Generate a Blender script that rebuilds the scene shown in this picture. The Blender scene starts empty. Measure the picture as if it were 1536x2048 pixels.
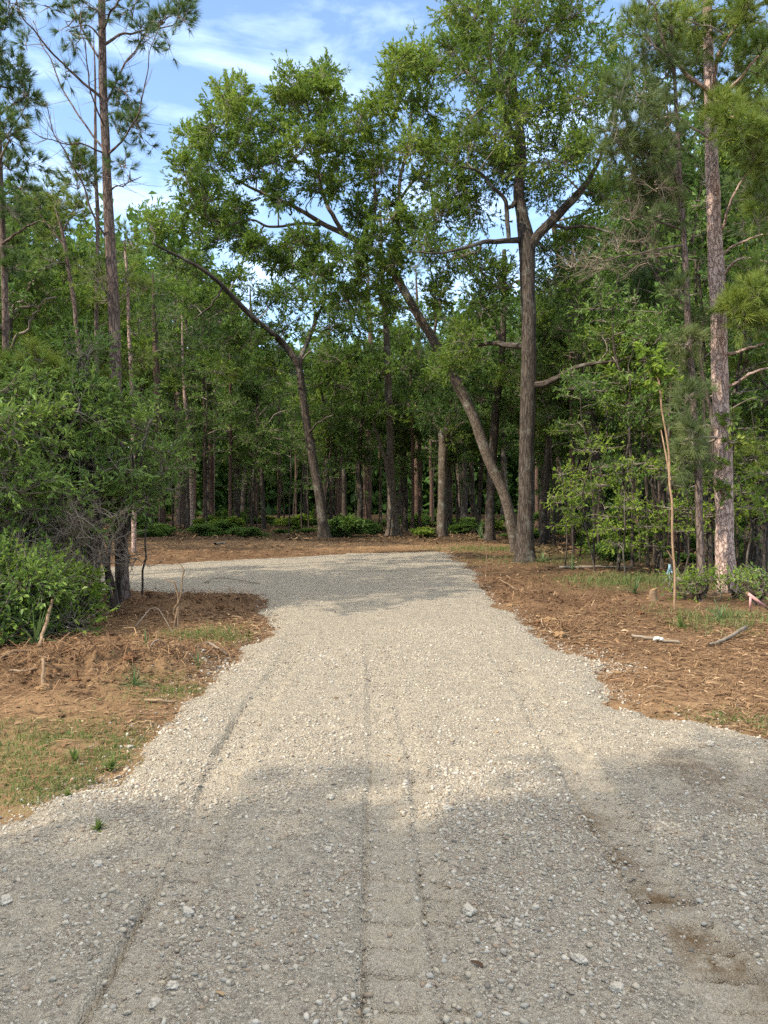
import bpy, math, random
import numpy as np
from mathutils import Vector

# ------------------------------------------------------------------ camera, sky, sun, exposure
S = bpy.context.scene
COL = S.collection
R = math.radians
CAM_H = 1.55          # eye height, metres
FPX = 1479.0          # focal length in photograph pixels (26 mm equivalent)
HOR = 1000.0          # row of the horizon in the photograph

cd = bpy.data.cameras.new('camera'); cam = bpy.data.objects.new('camera', cd); COL.objects.link(cam)
cam.location = (0, 0, CAM_H); cam.rotation_euler = (R(90), 0, 0)
cd.sensor_fit = 'VERTICAL'; cd.sensor_height = 36.0; cd.sensor_width = 27.0
cd.lens = 36.0 * FPX / 2048.0
cd.shift_y = -(1024.0 - HOR) / 2048.0
cd.clip_start = 0.05; cd.clip_end = 6000
S.camera = cam

SUN_EL = 40.0
SUN_DIR = Vector((-0.848, -0.53, 0)).normalized()      # horizontal direction towards the sun
sl = bpy.data.lights.new('sun', 'SUN'); sun = bpy.data.objects.new('sun', sl); COL.objects.link(sun)
sl.energy = 3.1; sl.angle = R(0.5); sl.color = (1.0, 0.90, 0.74)
to_sun = Vector((SUN_DIR.x * math.cos(R(SUN_EL)), SUN_DIR.y * math.cos(R(SUN_EL)), math.sin(R(SUN_EL))))
sun.rotation_euler = to_sun.to_track_quat('Z', 'Y').to_euler()
sun.location = to_sun * 60

W = bpy.data.worlds.new('World'); S.world = W; W.use_nodes = True
wn, wl = W.node_tree.nodes, W.node_tree.links
for n in list(wn): wn.remove(n)
def wnode(t, **k):
    n = wn.new(t)
    for a, b in k.items(): setattr(n, a, b)
    return n
sky = wnode('ShaderNodeTexSky', sky_type='NISHITA', sun_disc=False)
sky.sun_elevation = R(SUN_EL); sky.sun_rotation = math.atan2(SUN_DIR.x, SUN_DIR.y)
sky.air_density = 1.0; sky.dust_density = 0.3; sky.ozone_density = 1.6
tc = wnode('ShaderNodeTexCoord')
mp = wnode('ShaderNodeMapping'); mp.inputs['Scale'].default_value = (2.2, 3.0, 7.0); mp.inputs['Rotation'].default_value = (0, R(-14), R(20))
n1 = wnode('ShaderNodeTexNoise'); n1.inputs['Scale'].default_value = 2.4; n1.inputs['Detail'].default_value = 9; n1.inputs['Roughness'].default_value = 0.58; n1.inputs['Distortion'].default_value = 0.35
cr = wnode('ShaderNodeValToRGB'); cr.color_ramp.elements[0].position = 0.47; cr.color_ramp.elements[1].position = 0.86
mx = wnode('ShaderNodeMix', data_type='RGBA'); mx.inputs[7].default_value = (5.3, 6.3, 8.0, 1)
mul = wnode('ShaderNodeMath', operation='MULTIPLY'); mul.inputs[1].default_value = 0.62
bg = wnode('ShaderNodeBackground'); bg.inputs['Strength'].default_value = 0.15
wo = wnode('ShaderNodeOutputWorld')
wl.new(tc.outputs['Generated'], mp.inputs['Vector']); wl.new(mp.outputs['Vector'], n1.inputs['Vector'])
wl.new(n1.outputs['Fac'], cr.inputs['Fac']); wl.new(cr.outputs['Color'], mul.inputs[0]); wl.new(mul.outputs[0], mx.inputs[0])
# bright cloud sheet added high overhead, out of view, to lighten the shade
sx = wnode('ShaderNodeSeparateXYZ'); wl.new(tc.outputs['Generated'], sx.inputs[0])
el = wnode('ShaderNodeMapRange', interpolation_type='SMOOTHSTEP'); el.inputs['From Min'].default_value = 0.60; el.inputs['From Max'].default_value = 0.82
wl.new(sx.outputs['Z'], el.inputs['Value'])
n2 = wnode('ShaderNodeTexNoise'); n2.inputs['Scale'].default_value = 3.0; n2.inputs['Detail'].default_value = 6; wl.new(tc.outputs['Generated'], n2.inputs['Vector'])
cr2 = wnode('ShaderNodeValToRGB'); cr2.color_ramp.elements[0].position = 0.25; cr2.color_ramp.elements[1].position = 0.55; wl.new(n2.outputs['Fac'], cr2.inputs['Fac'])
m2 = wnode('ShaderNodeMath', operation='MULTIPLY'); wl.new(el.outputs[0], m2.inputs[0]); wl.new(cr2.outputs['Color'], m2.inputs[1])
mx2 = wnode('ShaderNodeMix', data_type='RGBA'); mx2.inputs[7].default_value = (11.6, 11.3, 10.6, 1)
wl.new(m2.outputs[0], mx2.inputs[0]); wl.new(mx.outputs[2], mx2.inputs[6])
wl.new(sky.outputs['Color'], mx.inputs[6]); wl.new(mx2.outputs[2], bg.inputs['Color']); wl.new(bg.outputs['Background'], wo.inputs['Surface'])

S.view_settings.view_transform = 'Standard'; S.view_settings.look = 'None'
S.view_settings.exposure = 1.32; S.view_settings.gamma = 1.0
S.render.engine = 'CYCLES'
cy = S.cycles
cy.max_bounces = 6; cy.diffuse_bounces = 4; cy.glossy_bounces = 2; cy.transmission_bounces = 4; cy.transparent_max_bounces = 4
cy.caustics_reflective = False; cy.caustics_refractive = False
cy.use_denoising = False
S.render.film_transparent = False

# ------------------------------------------------------------------ helpers
rng = np.random.default_rng(11)

def P(px, py, D):
    """the point that stands D metres ahead and appears at this place of the photograph"""
    return np.array([(px - 768.0) / FPX * D, D, CAM_H - (py - HOR) / FPX * D])
def ground_depth(py): return CAM_H * FPX / (py - HOR)
def G(px, py):
    D = ground_depth(py); return np.array([(px - 768.0) / FPX * D, D])

_perm = np.random.default_rng(5).integers(0, 2**31, 4096)
def _hash(ix, iy, iz, seed):
    h = (ix * 73856093) ^ (iy * 19349663) ^ (iz * 83492791) ^ (seed * 2654435761)
    return (_perm[h & 4095] ^ _perm[(h >> 12) & 4095]) / float(2**31)
def vnoise(x, y, z=None, seed=0):
    x = np.asarray(x, float); y = np.asarray(y, float)
    z = np.zeros_like(x) if z is None else np.asarray(z, float)
    x0, y0, z0 = np.floor(x), np.floor(y), np.floor(z)
    fx, fy, fz = x - x0, y - y0, z - z0
    fx, fy, fz = [f * f * (3 - 2 * f) for f in (fx, fy, fz)]
    ix, iy, iz = x0.astype(np.int64), y0.astype(np.int64), z0.astype(np.int64)
    r = 0
    for a in (0, 1):
        wa = fx if a else 1 - fx
        for b in (0, 1):
            wb = fy if b else 1 - fy
            for c in (0, 1):
                wc = fz if c else 1 - fz
                r = r + wa * wb * wc * _hash(ix + a, iy + b, iz + c, seed)
    return r
def fbm(x, y, octv=3, seed=0, f=1.0):
    s, a, t = 0, 1.0, 0
    for k in range(octv):
        s = s + a * (vnoise(x * f, y * f, seed=seed + k) - 0.5); t += a; a *= 0.5; f *= 2.03
    return s / t * 2       # about -1..1
def sstep(a, b, x):
    t = np.clip((x - a) / (b - a), 0, 1); return t * t * (3 - 2 * t)
def unit(v):
    v = np.asarray(v, float); return v / np.maximum(np.linalg.norm(v, axis=-1, keepdims=True), 1e-9)

class MB:
    """collects vertices and faces; becomes ONE mesh object"""
    def __init__(s): s.V = []; s.Q = []; s.T = []; s.A = {}; s.n = 0
    def add(s, V, Q=None, T=None, **attr):
        V = np.asarray(V, float).reshape(-1, 3)
        if Q is not None and len(Q): s.Q.append(np.asarray(Q).reshape(-1, 4) + s.n)
        if T is not None and len(T): s.T.append(np.asarray(T).reshape(-1, 3) + s.n)
        s.V.append(V)
        for k, v in attr.items(): s.A.setdefault(k, []).append((s.n, np.asarray(v, float)))
        s.n += len(V)
    def mesh(s, name, mat, smooth=False, origin=(0, 0, 0)):
        V = np.concatenate(s.V) - np.asarray(origin, float)
        Q = np.concatenate(s.Q) if s.Q else np.zeros((0, 4), int)
        T = np.concatenate(s.T) if s.T else np.zeros((0, 3), int)
        me = bpy.data.meshes.new(name)
        me.vertices.add(len(V)); me.vertices.foreach_set('co', V.astype(np.float32).ravel())
        nl = Q.size + T.size
        me.loops.add(nl); me.loops.foreach_set('vertex_index', np.concatenate([Q.ravel(), T.ravel()]).astype(np.int32))
        me.polygons.add(len(Q) + len(T))
        st = np.concatenate([np.arange(len(Q)) * 4, Q.size + np.arange(len(T)) * 3]).astype(np.int32)
        me.polygons.foreach_set('loop_start', st)
        if smooth: me.polygons.foreach_set('use_smooth', np.ones(len(Q) + len(T), bool))
        for k, chunks in s.A.items():
            dim = chunks[0][1].ndim
            if dim == 1:
                arr = np.zeros(len(V)); 
                for o, v in chunks: arr[o:o + len(v)] = v
                at = me.attributes.new(k, 'FLOAT', 'POINT'); at.data.foreach_set('value', arr.astype(np.float32))
            else:
                arr = np.zeros((len(V), 3))
                for o, v in chunks: arr[o:o + len(v)] = v
                at = me.attributes.new(k, 'FLOAT_VECTOR', 'POINT'); at.data.foreach_set('vector', arr.astype(np.float32).ravel())
        me.update(calc_edges=True)
        if mat: me.materials.append(mat)
        return me
    def obj(s, name, mat, parent=None, smooth=False, origin=(0, 0, 0), loc=None):
        o = bpy.data.objects.new(name, s.mesh(name, mat, smooth, origin)); COL.objects.link(o)
        if parent is not None: o.parent = parent
        else: o.location = origin if loc is None else loc
        return o

def tag(o, label=None, cat=None, group=None, kind=None):
    if label: o['label'] = label
    if cat: o['category'] = cat
    if group: o['group'] = group
    if kind: o['kind'] = kind
    return o
def empty(name, loc, label=None, cat=None, group=None):
    o = bpy.data.objects.new(name, None); o.empty_display_size = 0.2; COL.objects.link(o); o.location = loc
    return tag(o, label, cat, group)
def copy_tree(o, parent=None, loc=None, rz=0.0, sc=1.0, label=None, group=None):
    c = o.copy(); COL.objects.link(c); c.parent = parent
    if loc is not None: c.location = loc; c.rotation_euler = (0, 0, rz); c.scale = (sc, sc, sc)
    if label: c['label'] = label
    if group: c['group'] = group
    for ch in list(o.children): copy_tree(ch, c)
    return c

# ------------------------------------------------------------------ materials
def new_mat(name):
    m = bpy.data.materials.new(name); m.use_nodes = True
    nt = m.node_tree
    for n in list(nt.nodes): nt.nodes.remove(n)
    def N(t, **k):
        n = nt.nodes.new(t)
        for a, b in k.items():
            if isinstance(a, str) and a.startswith('i_'):
                n.inputs[a[2:].replace('_', ' ')].default_value = b
            else: setattr(n, a, b)
        return n
    return m, N, nt.links.new
def ramp(N, stops):
    r = N('ShaderNodeValToRGB'); e = r.color_ramp.elements
    while len(e) < len(stops): e.new(0.5)
    for k, (p, c) in enumerate(stops):
        e[k].position = p; e[k].color = (c[0], c[1], c[2], 1) if not isinstance(c, (int, float)) else (c, c, c, 1)
    return r
def mixc(N, L, fac, a, b, mode='MIX'):
    m = N('ShaderNodeMix', data_type='RGBA', blend_type=mode)
    for i, v in ((0, fac), (6, a), (7, b)):
        if hasattr(v, 'is_output'): L(v, m.inputs[i])
        elif i == 0: m.inputs[0].default_value = v
        else: m.inputs[i].default_value = (v[0], v[1], v[2], 1)
    return m.outputs[2]
def mathn(N, L, op, a, b):
    m = N('ShaderNodeMath', operation=op)
    for i, v in enumerate((a, b)):
        if hasattr(v, 'is_output'): L(v, m.inputs[i])
        else: m.inputs[i].default_value = v
    return m.outputs[0]
def noise(N, L, vec, scale, detail=4, rough=0.55, dist=0.0):
    n = N('ShaderNodeTexNoise'); n.inputs['Scale'].default_value = scale; n.inputs['Detail'].default_value = detail
    n.inputs['Roughness'].default_value = rough; n.inputs['Distortion'].default_value = dist
    L(vec, n.inputs['Vector']); return n.outputs['Fac']
def mapping(N, L, vec, sc=(1, 1, 1), rot=(0, 0, 0)):
    m = N('ShaderNodeMapping'); m.inputs['Scale'].default_value = sc; m.inputs['Rotation'].default_value = rot
    L(vec, m.inputs['Vector']); return m.outputs['Vector']
def finish(N, L, col, rough=0.9, bump=None, bstr=0.5, bdist=0.01, spec=0.2):
    p = N('ShaderNodeBsdfPrincipled'); o = N('ShaderNodeOutputMaterial')
    if hasattr(col, 'is_output'): L(col, p.inputs['Base Color'])
    else: p.inputs['Base Color'].default_value = (*col, 1)
    p.inputs['Roughness'].default_value = rough; p.inputs['Specular IOR Level'].default_value = spec
    if bump is not None:
        b = N('ShaderNodeBump'); b.inputs['Strength'].default_value = bstr; b.inputs['Distance'].default_value = bdist
        L(bump, b.inputs['Height']); L(b.outputs['Normal'], p.inputs['Normal'])
    L(p.outputs['BSDF'], o.inputs['Surface'])

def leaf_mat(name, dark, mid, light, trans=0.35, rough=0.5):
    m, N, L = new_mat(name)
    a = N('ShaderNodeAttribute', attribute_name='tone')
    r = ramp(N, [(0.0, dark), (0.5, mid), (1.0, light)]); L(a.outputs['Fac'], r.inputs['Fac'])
    p = N('ShaderNodeBsdfPrincipled'); L(r.outputs['Color'], p.inputs['Base Color']); p.inputs['Roughness'].default_value = rough
    p.inputs['Specular IOR Level'].default_value = 0.16
    t = N('ShaderNodeBsdfTranslucent'); tcol = mixc(N, L, 0.5, r.outputs['Color'], (0.20, 0.32, 0.04)); L(tcol, t.inputs['Color'])
    mx_ = N('ShaderNodeMixShader'); mx_.inputs[0].default_value = trans
    L(p.outputs['BSDF'], mx_.inputs[1]); L(t.outputs['BSDF'], mx_.inputs[2])
    o = N('ShaderNodeOutputMaterial'); L(mx_.outputs[0], o.inputs['Surface'])
    return m
def bark_mat(name, dark, mid, light, plate=(14, 14, 3.2), bdist=0.02, lichen=0.0):
    m, N, L = new_mat(name)
    a = N('ShaderNodeAttribute', attribute_name='buv'); v = a.outputs['Vector']
    mv = mapping(N, L, v, plate)
    vo = N('ShaderNodeTexVoronoi', feature='DISTANCE_TO_EDGE'); vo.inputs['Scale'].default_value = 1.0
    wob = N('ShaderNodeVectorMath', operation='ADD'); nz = N('ShaderNodeTexNoise'); nz.inputs['Scale'].default_value = 1.1; nz.inputs['Detail'].default_value = 5
    L(mv, nz.inputs['Vector']); L(mv, wob.inputs[0]); wsc = N('ShaderNodeVectorMath', operation='SCALE'); wsc.inputs['Scale'].default_value = 1.9; L(nz.outputs['Color'], wsc.inputs[0]); L(wsc.outputs[0], wob.inputs[1]); L(wob.outputs[0], vo.inputs['Vector'])
    crack = ramp(N, [(0.0, 0.0), (0.14, 1.0)]); L(vo.outputs['Distance'], crack.inputs['Fac'])
    nf = noise(N, L, mapping(N, L, v, (30, 30, 8)), 1.0, 5, 0.65)
    base = ramp(N, [(0.25, mid), (0.75, light)]); L(nf, base.inputs['Fac'])
    ck = mathn(N, L, 'ADD', mathn(N, L, 'MULTIPLY', crack.outputs['Color'], 0.62), mathn(N, L, 'MULTIPLY', noise(N, L, mapping(N, L, v, (9, 9, 4)), 1.0, 4, 0.6), 0.5))
    c = mixc(N, L, ck, dark, base.outputs['Color'])
    if lichen:
        ln = noise(N, L, v, 3.0, 5, 0.6); lr = ramp(N, [(0.55, 0.0), (0.68, lichen)]); L(ln, lr.inputs['Fac'])
        c = mixc(N, L, lr.outputs['Color'], c, (0.30, 0.30, 0.25))
    h = mathn(N, L, 'ADD', crack.outputs['Color'], mathn(N, L, 'MULTIPLY', nf, 0.5))
    finish(N, L, c, 0.95, h, 0.9, bdist, 0.1)
    return m
def plain_mat(name, c0, c1, scale=8, rough=0.9, bump=0.4, bdist=0.01, stretch=(1, 1, 1)):
    m, N, L = new_mat(name)
    t = N('ShaderNodeTexCoord'); v = mapping(N, L, t.outputs['Object'], stretch)
    n = noise(N, L, v, scale, 6, 0.65); r = ramp(N, [(0.3, c0), (0.7, c1)]); L(n, r.inputs['Fac'])
    finish(N, L, r.outputs['Color'], rough, n, bump, bdist, 0.15)
    return m
def tone_mat(name, stops, rough=0.9):
    m, N, L = new_mat(name)
    a = N('ShaderNodeAttribute', attribute_name='tone'); r = ramp(N, stops); L(a.outputs['Fac'], r.inputs['Fac'])
    finish(N, L, r.outputs['Color'], rough, None, spec=0.15)
    return m

M = {}
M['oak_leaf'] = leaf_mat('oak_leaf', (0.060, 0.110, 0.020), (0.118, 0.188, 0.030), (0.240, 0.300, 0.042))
M['dark_leaf'] = leaf_mat('dark_leaf', (0.042, 0.088, 0.022), (0.078, 0.146, 0.032), (0.135, 0.205, 0.040), 0.3)
M['shrub_leaf'] = leaf_mat('shrub_leaf', (0.068, 0.128, 0.030), (0.125, 0.205, 0.046), (0.230, 0.310, 0.066), 0.3, 0.4)
M['bright_leaf'] = leaf_mat('bright_leaf', (0.065, 0.120, 0.016), (0.125, 0.195, 0.024), (0.195, 0.265, 0.036), 0.42)
M['needle'] = leaf_mat('needle', (0.065, 0.105, 0.025), (0.125, 0.175, 0.036), (0.235, 0.275, 0.052), 0.25)
M['dark_needle'] = leaf_mat('dark_needle', (0.042, 0.078, 0.028), (0.072, 0.118, 0.038), (0.120, 0.170, 0.046), 0.25)
M['grey_needle'] = leaf_mat('grey_needle', (0.060, 0.085, 0.035), (0.100, 0.130, 0.052), (0.160, 0.180, 0.065), 0.25)
M['grass'] = leaf_mat('grass', (0.062, 0.098, 0.026), (0.105, 0.145, 0.040), (0.230, 0.190, 0.100), 0.35)
M['yucca'] = leaf_mat('yucca', (0.060, 0.105, 0.045), (0.100, 0.155, 0.065), (0.150, 0.200, 0.090), 0.2)
M['pine_bark'] = bark_mat('pine_bark', (0.048, 0.033, 0.027), (0.110, 0.076, 0.062), (0.210, 0.162, 0.138), (16, 16, 5), 0.018)
M['pale_pine_bark'] = bark_mat('pale_pine_bark', (0.150, 0.085, 0.066), (0.360, 0.235, 0.185), (0.580, 0.455, 0.385), (15, 15, 6), 0.018)
M['dark_pine_bark'] = bark_mat('dark_pine_bark', (0.040, 0.024, 0.018), (0.100, 0.060, 0.044), (0.185, 0.125, 0.098), (18, 18, 5), 0.015)
M['oak_bark'] = bark_mat('oak_bark', (0.026, 0.020, 0.016), (0.062, 0.047, 0.036), (0.118, 0.096, 0.078), (22, 22, 2.4), 0.022, 0.35)
M['lean_bark'] = bark_mat('lean_bark', (0.040, 0.030, 0.023), (0.100, 0.075, 0.056), (0.180, 0.145, 0.113), (24, 24, 7), 0.012, 0.5)
M['twig'] = plain_mat('twig', (0.10, 0.080, 0.062), (0.26, 0.22, 0.18), 6)
M['dead_twig'] = plain_mat('dead_twig', (0.11, 0.085, 0.062), (0.24, 0.195, 0.15), 5)
M['stick'] = plain_mat('stick', (0.10, 0.062, 0.036), (0.25, 0.175, 0.11), 14, stretch=(1, 1, 1))
M['peeled'] = plain_mat('peeled', (0.15, 0.088, 0.052), (0.36, 0.245, 0.150), 9)
M['clay'] = plain_mat('clay', (0.13, 0.076, 0.040), (0.30, 0.19, 0.095), 9, bump=0.8, bdist=0.03)
M['soil'] = plain_mat('soil', (0.06, 0.03, 0.016), (0.18, 0.09, 0.042), 12, bump=0.8, bdist=0.03)
M['rock'] = plain_mat('rock', (0.26, 0.228, 0.180), (0.47, 0.42, 0.345), 22, bump=0.5, bdist=0.006)
M['cut_wood'] = plain_mat('cut_wood', (0.20, 0.12, 0.05), (0.36, 0.24, 0.10), 20)
M['ribbon_blue'] = plain_mat('ribbon_blue', (0.24, 0.42, 0.46), (0.36, 0.54, 0.57), 20, 0.5)
M['ribbon_pink'] = plain_mat('ribbon_pink', (0.45, 0.20, 0.19), (0.56, 0.32, 0.29), 20, 0.6)
M['cloth'] = plain_mat('cloth', (0.38, 0.36, 0.33), (0.62, 0.60, 0.57), 20, 0.8)
M['wire'] = plain_mat('wire', (0.10, 0.14, 0.13), (0.16, 0.22, 0.20), 20, 0.6)
M['stones'] = tone_mat('stones', [(0.0, (0.120, 0.105, 0.088)), (0.22, (0.215, 0.188, 0.150)), (0.36, (0.235, 0.175, 0.120)), (0.46, (0.275, 0.255, 0.218)), (0.62, (0.325, 0.278, 0.205)), (0.78, (0.350, 0.320, 0.270)), (0.93, (0.41, 0.365, 0.295)), (1.0, (0.56, 0.53, 0.46))], 0.9)
M['straw'] = tone_mat('straw', [(0.0, (0.050, 0.029, 0.016)), (0.45, (0.145, 0.080, 0.040)), (0.78, (0.250, 0.155, 0.082)), (1.0, (0.45, 0.33, 0.20))], 0.8)
M['clods'] = tone_mat('clods', [(0.0, (0.045, 0.024, 0.013)), (0.5, (0.110, 0.060, 0.032)), (0.85, (0.185, 0.110, 0.056)), (1.0, (0.32, 0.21, 0.10))], 0.95)
M['litter'] = tone_mat('litter', [(0.0, (0.05, 0.03, 0.018)), (0.6, (0.14, 0.085, 0.045)), (1.0, (0.30, 0.20, 0.11))], 0.85)

def ground_mat():
    m, N, L = new_mat('ground_soil')
    t = N('ShaderNodeTexCoord'); v = t.outputs['Object']
    w = N('ShaderNodeAttribute', attribute_name='wood').outputs['Fac']
    g = N('ShaderNodeAttribute', attribute_name='green').outputs['Fac']
    s = N('ShaderNodeAttribute', attribute_name='sandy').outputs['Fac']
    n1_ = noise(N, L, v, 1.3, 6, 0.62); n2_ = noise(N, L, mapping(N, L, v, (9, 16, 9), (0, 0, 0.5)), 1.0, 5, 0.7); n3_ = noise(N, L, v, 45, 4, 0.6)
    f = mathn(N, L, 'ADD', mathn(N, L, 'MULTIPLY', n1_, 0.5), mathn(N, L, 'MULTIPLY', n2_, 0.5))
    r = ramp(N, [(0.28, (0.032, 0.019, 0.011)), (0.43, (0.082, 0.047, 0.025)), (0.56, (0.135, 0.080, 0.042)), (0.75, (0.210, 0.138, 0.076))]); L(f, r.inputs['Fac'])
    c = mixc(N, L, s, r.outputs['Color'], mixc(N, L, n2_, (0.165, 0.098, 0.050), (0.290, 0.185, 0.100)))  # sandy soil colour, lightened so the far bank looks sunlit
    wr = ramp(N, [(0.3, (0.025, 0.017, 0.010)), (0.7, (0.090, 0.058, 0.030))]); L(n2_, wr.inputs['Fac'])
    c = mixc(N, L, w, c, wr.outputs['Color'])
    gn = mathn(N, L, 'MULTIPLY', g, ramp_out(N, L, n2_, 0.40, 0.62))
    gn = mathn(N, L, 'MULTIPLY', gn, 0.65)
    c = mixc(N, L, gn, c, mixc(N, L, n3_, (0.05, 0.075, 0.020), (0.11, 0.13, 0.045)))
    h = mathn(N, L, 'ADD', mathn(N, L, 'MULTIPLY', n2_, 0.7), mathn(N, L, 'MULTIPLY', n3_, 0.4))
    finish(N, L, c, 0.95, h, 0.9, 0.035, 0.1)
    return m
def ramp_out(N, L, src, a, b):
    r = ramp(N, [(a, 0.0), (b, 1.0)]); L(src, r.inputs['Fac']); return r.outputs['Color']
def gravel_mat():
    m, N, L = new_mat('gravel_fines')
    t = N('ShaderNodeTexCoord'); v = t.outputs['Object']
    wet = N('ShaderNodeAttribute', attribute_name='damp').outputs['Fac']
    comp = N('ShaderNodeAttribute', attribute_name='fines').outputs['Fac']
    n0 = noise(N, L, v, 0.9, 5, 0.6); n1_ = noise(N, L, v, 9, 6, 0.65); n2_ = noise(N, L, v, 90, 3, 0.6)
    vo = N('ShaderNodeTexVoronoi'); vo.inputs['Scale'].default_value = 85; L(v, vo.inputs['Vector'])
    vo2 = N('ShaderNodeTexVoronoi'); vo2.inputs['Scale'].default_value = 160; L(v, vo2.inputs['Vector'])
    base = mixc(N, L, ramp_out(N, L, n0, 0.35, 0.65), (0.280, 0.242, 0.184), (0.345, 0.292, 0.212))
    sep = N('ShaderNodeSeparateColor'); L(vo.outputs['Color'], sep.inputs['Color'])
    st = ramp(N, [(0.0, (0.180, 0.155, 0.120)), (0.5, (0.300, 0.260, 0.198)), (0.9, (0.40, 0.35, 0.275)), (1.0, (0.50, 0.455, 0.375))]); L(sep.outputs['Red'], st.inputs['Fac'])
    fac = mathn(N, L, 'MULTIPLY', ramp_out(N, L, n1_, 0.30, 0.55), 0.95)
    fac = mathn(N, L, 'MULTIPLY', fac, mathn(N, L, 'SUBTRACT', 1.0, mathn(N, L, 'MULTIPLY', comp, 0.6)))
    c = mixc(N, L, fac, base, st.outputs['Color'])
    c = mixc(N, L, mathn(N, L, 'MULTIPLY', n2_, 0.35), c, (0.24, 0.21, 0.17))
    wr = mathn(N, L, 'MULTIPLY', wet, ramp_out(N, L, n1_, 0.34, 0.52))
    c = mixc(N, L, wr, c, (0.125, 0.080, 0.040))
    inv = mathn(N, L, 'SUBTRACT', 1.0, mathn(N, L, 'MULTIPLY', vo.outputs['Distance'], 45))
    hs = mathn(N, L, 'MULTIPLY', mathn(N, L, 'SUBTRACT', 1.0, vo.outputs['Distance']), fac)
    hs = mathn(N, L, 'ADD', hs, mathn(N, L, 'MULTIPLY', mathn(N, L, 'SUBTRACT', 1.0, vo2.outputs['Distance']), 0.35))
    h = mathn(N, L, 'ADD', hs, mathn(N, L, 'MULTIPLY', n1_, 0.8))
    finish(N, L, c, 0.95, h, 1.0, 0.022, 0.12)
    return m
M['ground'] = ground_mat(); M['gravel'] = gravel_mat()

# ------------------------------------------------------------------ the lie of the land
drive_px_left = [(0, 1640), (120, 1585), (240, 1540), (330, 1450), (400, 1380), (470, 1312), (540, 1258), (525, 1186), (400, 1183), (240, 1178)]
drive_px_far = [(240, 1134), (400, 1124), (560, 1117), (700, 1108), (890, 1104)]
drive_px_right = [(945, 1145), (965, 1182), (1012, 1212), (1060, 1242), (1110, 1282), (1195, 1322), (1248, 1385), (1205, 1405), (1290, 1432), (1400, 1440), (1536, 1478)]
POLY = np.array([(-9, -3.5), (-9, 2.4), (-4, 2.9)] + [tuple(G(*p)) for p in drive_px_left] + [(-16, 12.4), (-16, 17.3)] + [tuple(G(*p)) for p in drive_px_far] + [tuple(G(*p)) for p in drive_px_right] + [(6, 4.3), (12, 4.2), (12, -3.5)])
def sdist(x, y):
    """signed distance to the edge of the gravel, negative inside"""
    d = np.full(x.shape, 1e9); inside = np.zeros(x.shape, bool)
    n = len(POLY)
    for i in range(n):
        a, b = POLY[i], POLY[(i + 1) % n]; e = b - a; L2 = e @ e
        t = np.clip(((x - a[0]) * e[0] + (y - a[1]) * e[1]) / L2, 0, 1)
        d = np.minimum(d, (x - a[0] - t * e[0])**2 + (y - a[1] - t * e[1])**2)
        c = (a[1] > y) != (b[1] > y)
        if abs(e[1]) > 1e-9: inside ^= c & (x < (b[0] - a[0]) * (y - a[1]) / e[1] + a[0])
    d = np.sqrt(d); return np.where(inside, -d, d)
def sdn(x, y):
    return sdist(x, y) + 0.22 * fbm(x, y, 3, 3, 1.4) * sstep(2.5, 6, y + 0 * x) + 0.17 * fbm(x, y, 3, 7, 4.2)

# heaps of turned soil: x, y, radius, height
HEAPS = [(*G(300, 1335), 0.6, 0.10), (*G(170, 1345), 0.7, 0.10), (*G(70, 1345), 0.7, 0.08), (*G(390, 1318), 0.45, 0.08), (*G(330, 1215), 1.2, 0.09), (*G(440, 1200), 0.9, 0.07), (*G(200, 1300), 0.9, 0.08),
         (*G(1030, 1195), 0.6, 0.07), (*G(1100, 1260), 0.4, 0.06), (*G(1000, 1165), 0.8, 0.07), (*G(1180, 1215), 1.0, 0.06), (*G(560, 1092), 3.0, 0.12), (*G(350, 1104), 3.2, 0.10)]
def gz(x, y):
    """height of the bare ground"""
    x = np.asarray(x, float); y = np.asarray(y, float)
    s = sdist(x, y)
    out = sstep(-0.15, 0.5, s)
    near = sstep(60, 25, np.hypot(x, y))
    h = 0.035 * fbm(x, y, 3, 21, 0.55) * near
    rough = sstep(0.0, 0.6, s) * near
    h = h * (0.25 + 0.75 * out) + rough * (0.030 * fbm(x, y, 3, 31, 2.6) + 0.016 * fbm(x, y, 2, 41, 9))
    calm = 1.0
    for hx, hy, hr, hh in HEAPS:
        k = np.exp(-((x - hx)**2 + (y - hy)**2) / (hr * hr) * 1.4)
        h = h + sstep(-0.05, 0.35, s) * hh * k * (0.75 + .55 * fbm(x, y, 3, 51, 5.0) + .45 * fbm(x, y, 2, 55, 16))
    return h - 0.03 * (1 - out)
TRACKS = [(-0.82, -0.95, 0.20, 1.5), (0.055, -0.14, 0.17, 1.3), (0.25, 0.02, 0.10, 1.0), (1.10, 1.10, 0.22, 1.4), (-1.9, -1.5, 0.3, 0.4), (1.95, 1.75, 0.3, 0.6)]
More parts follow.
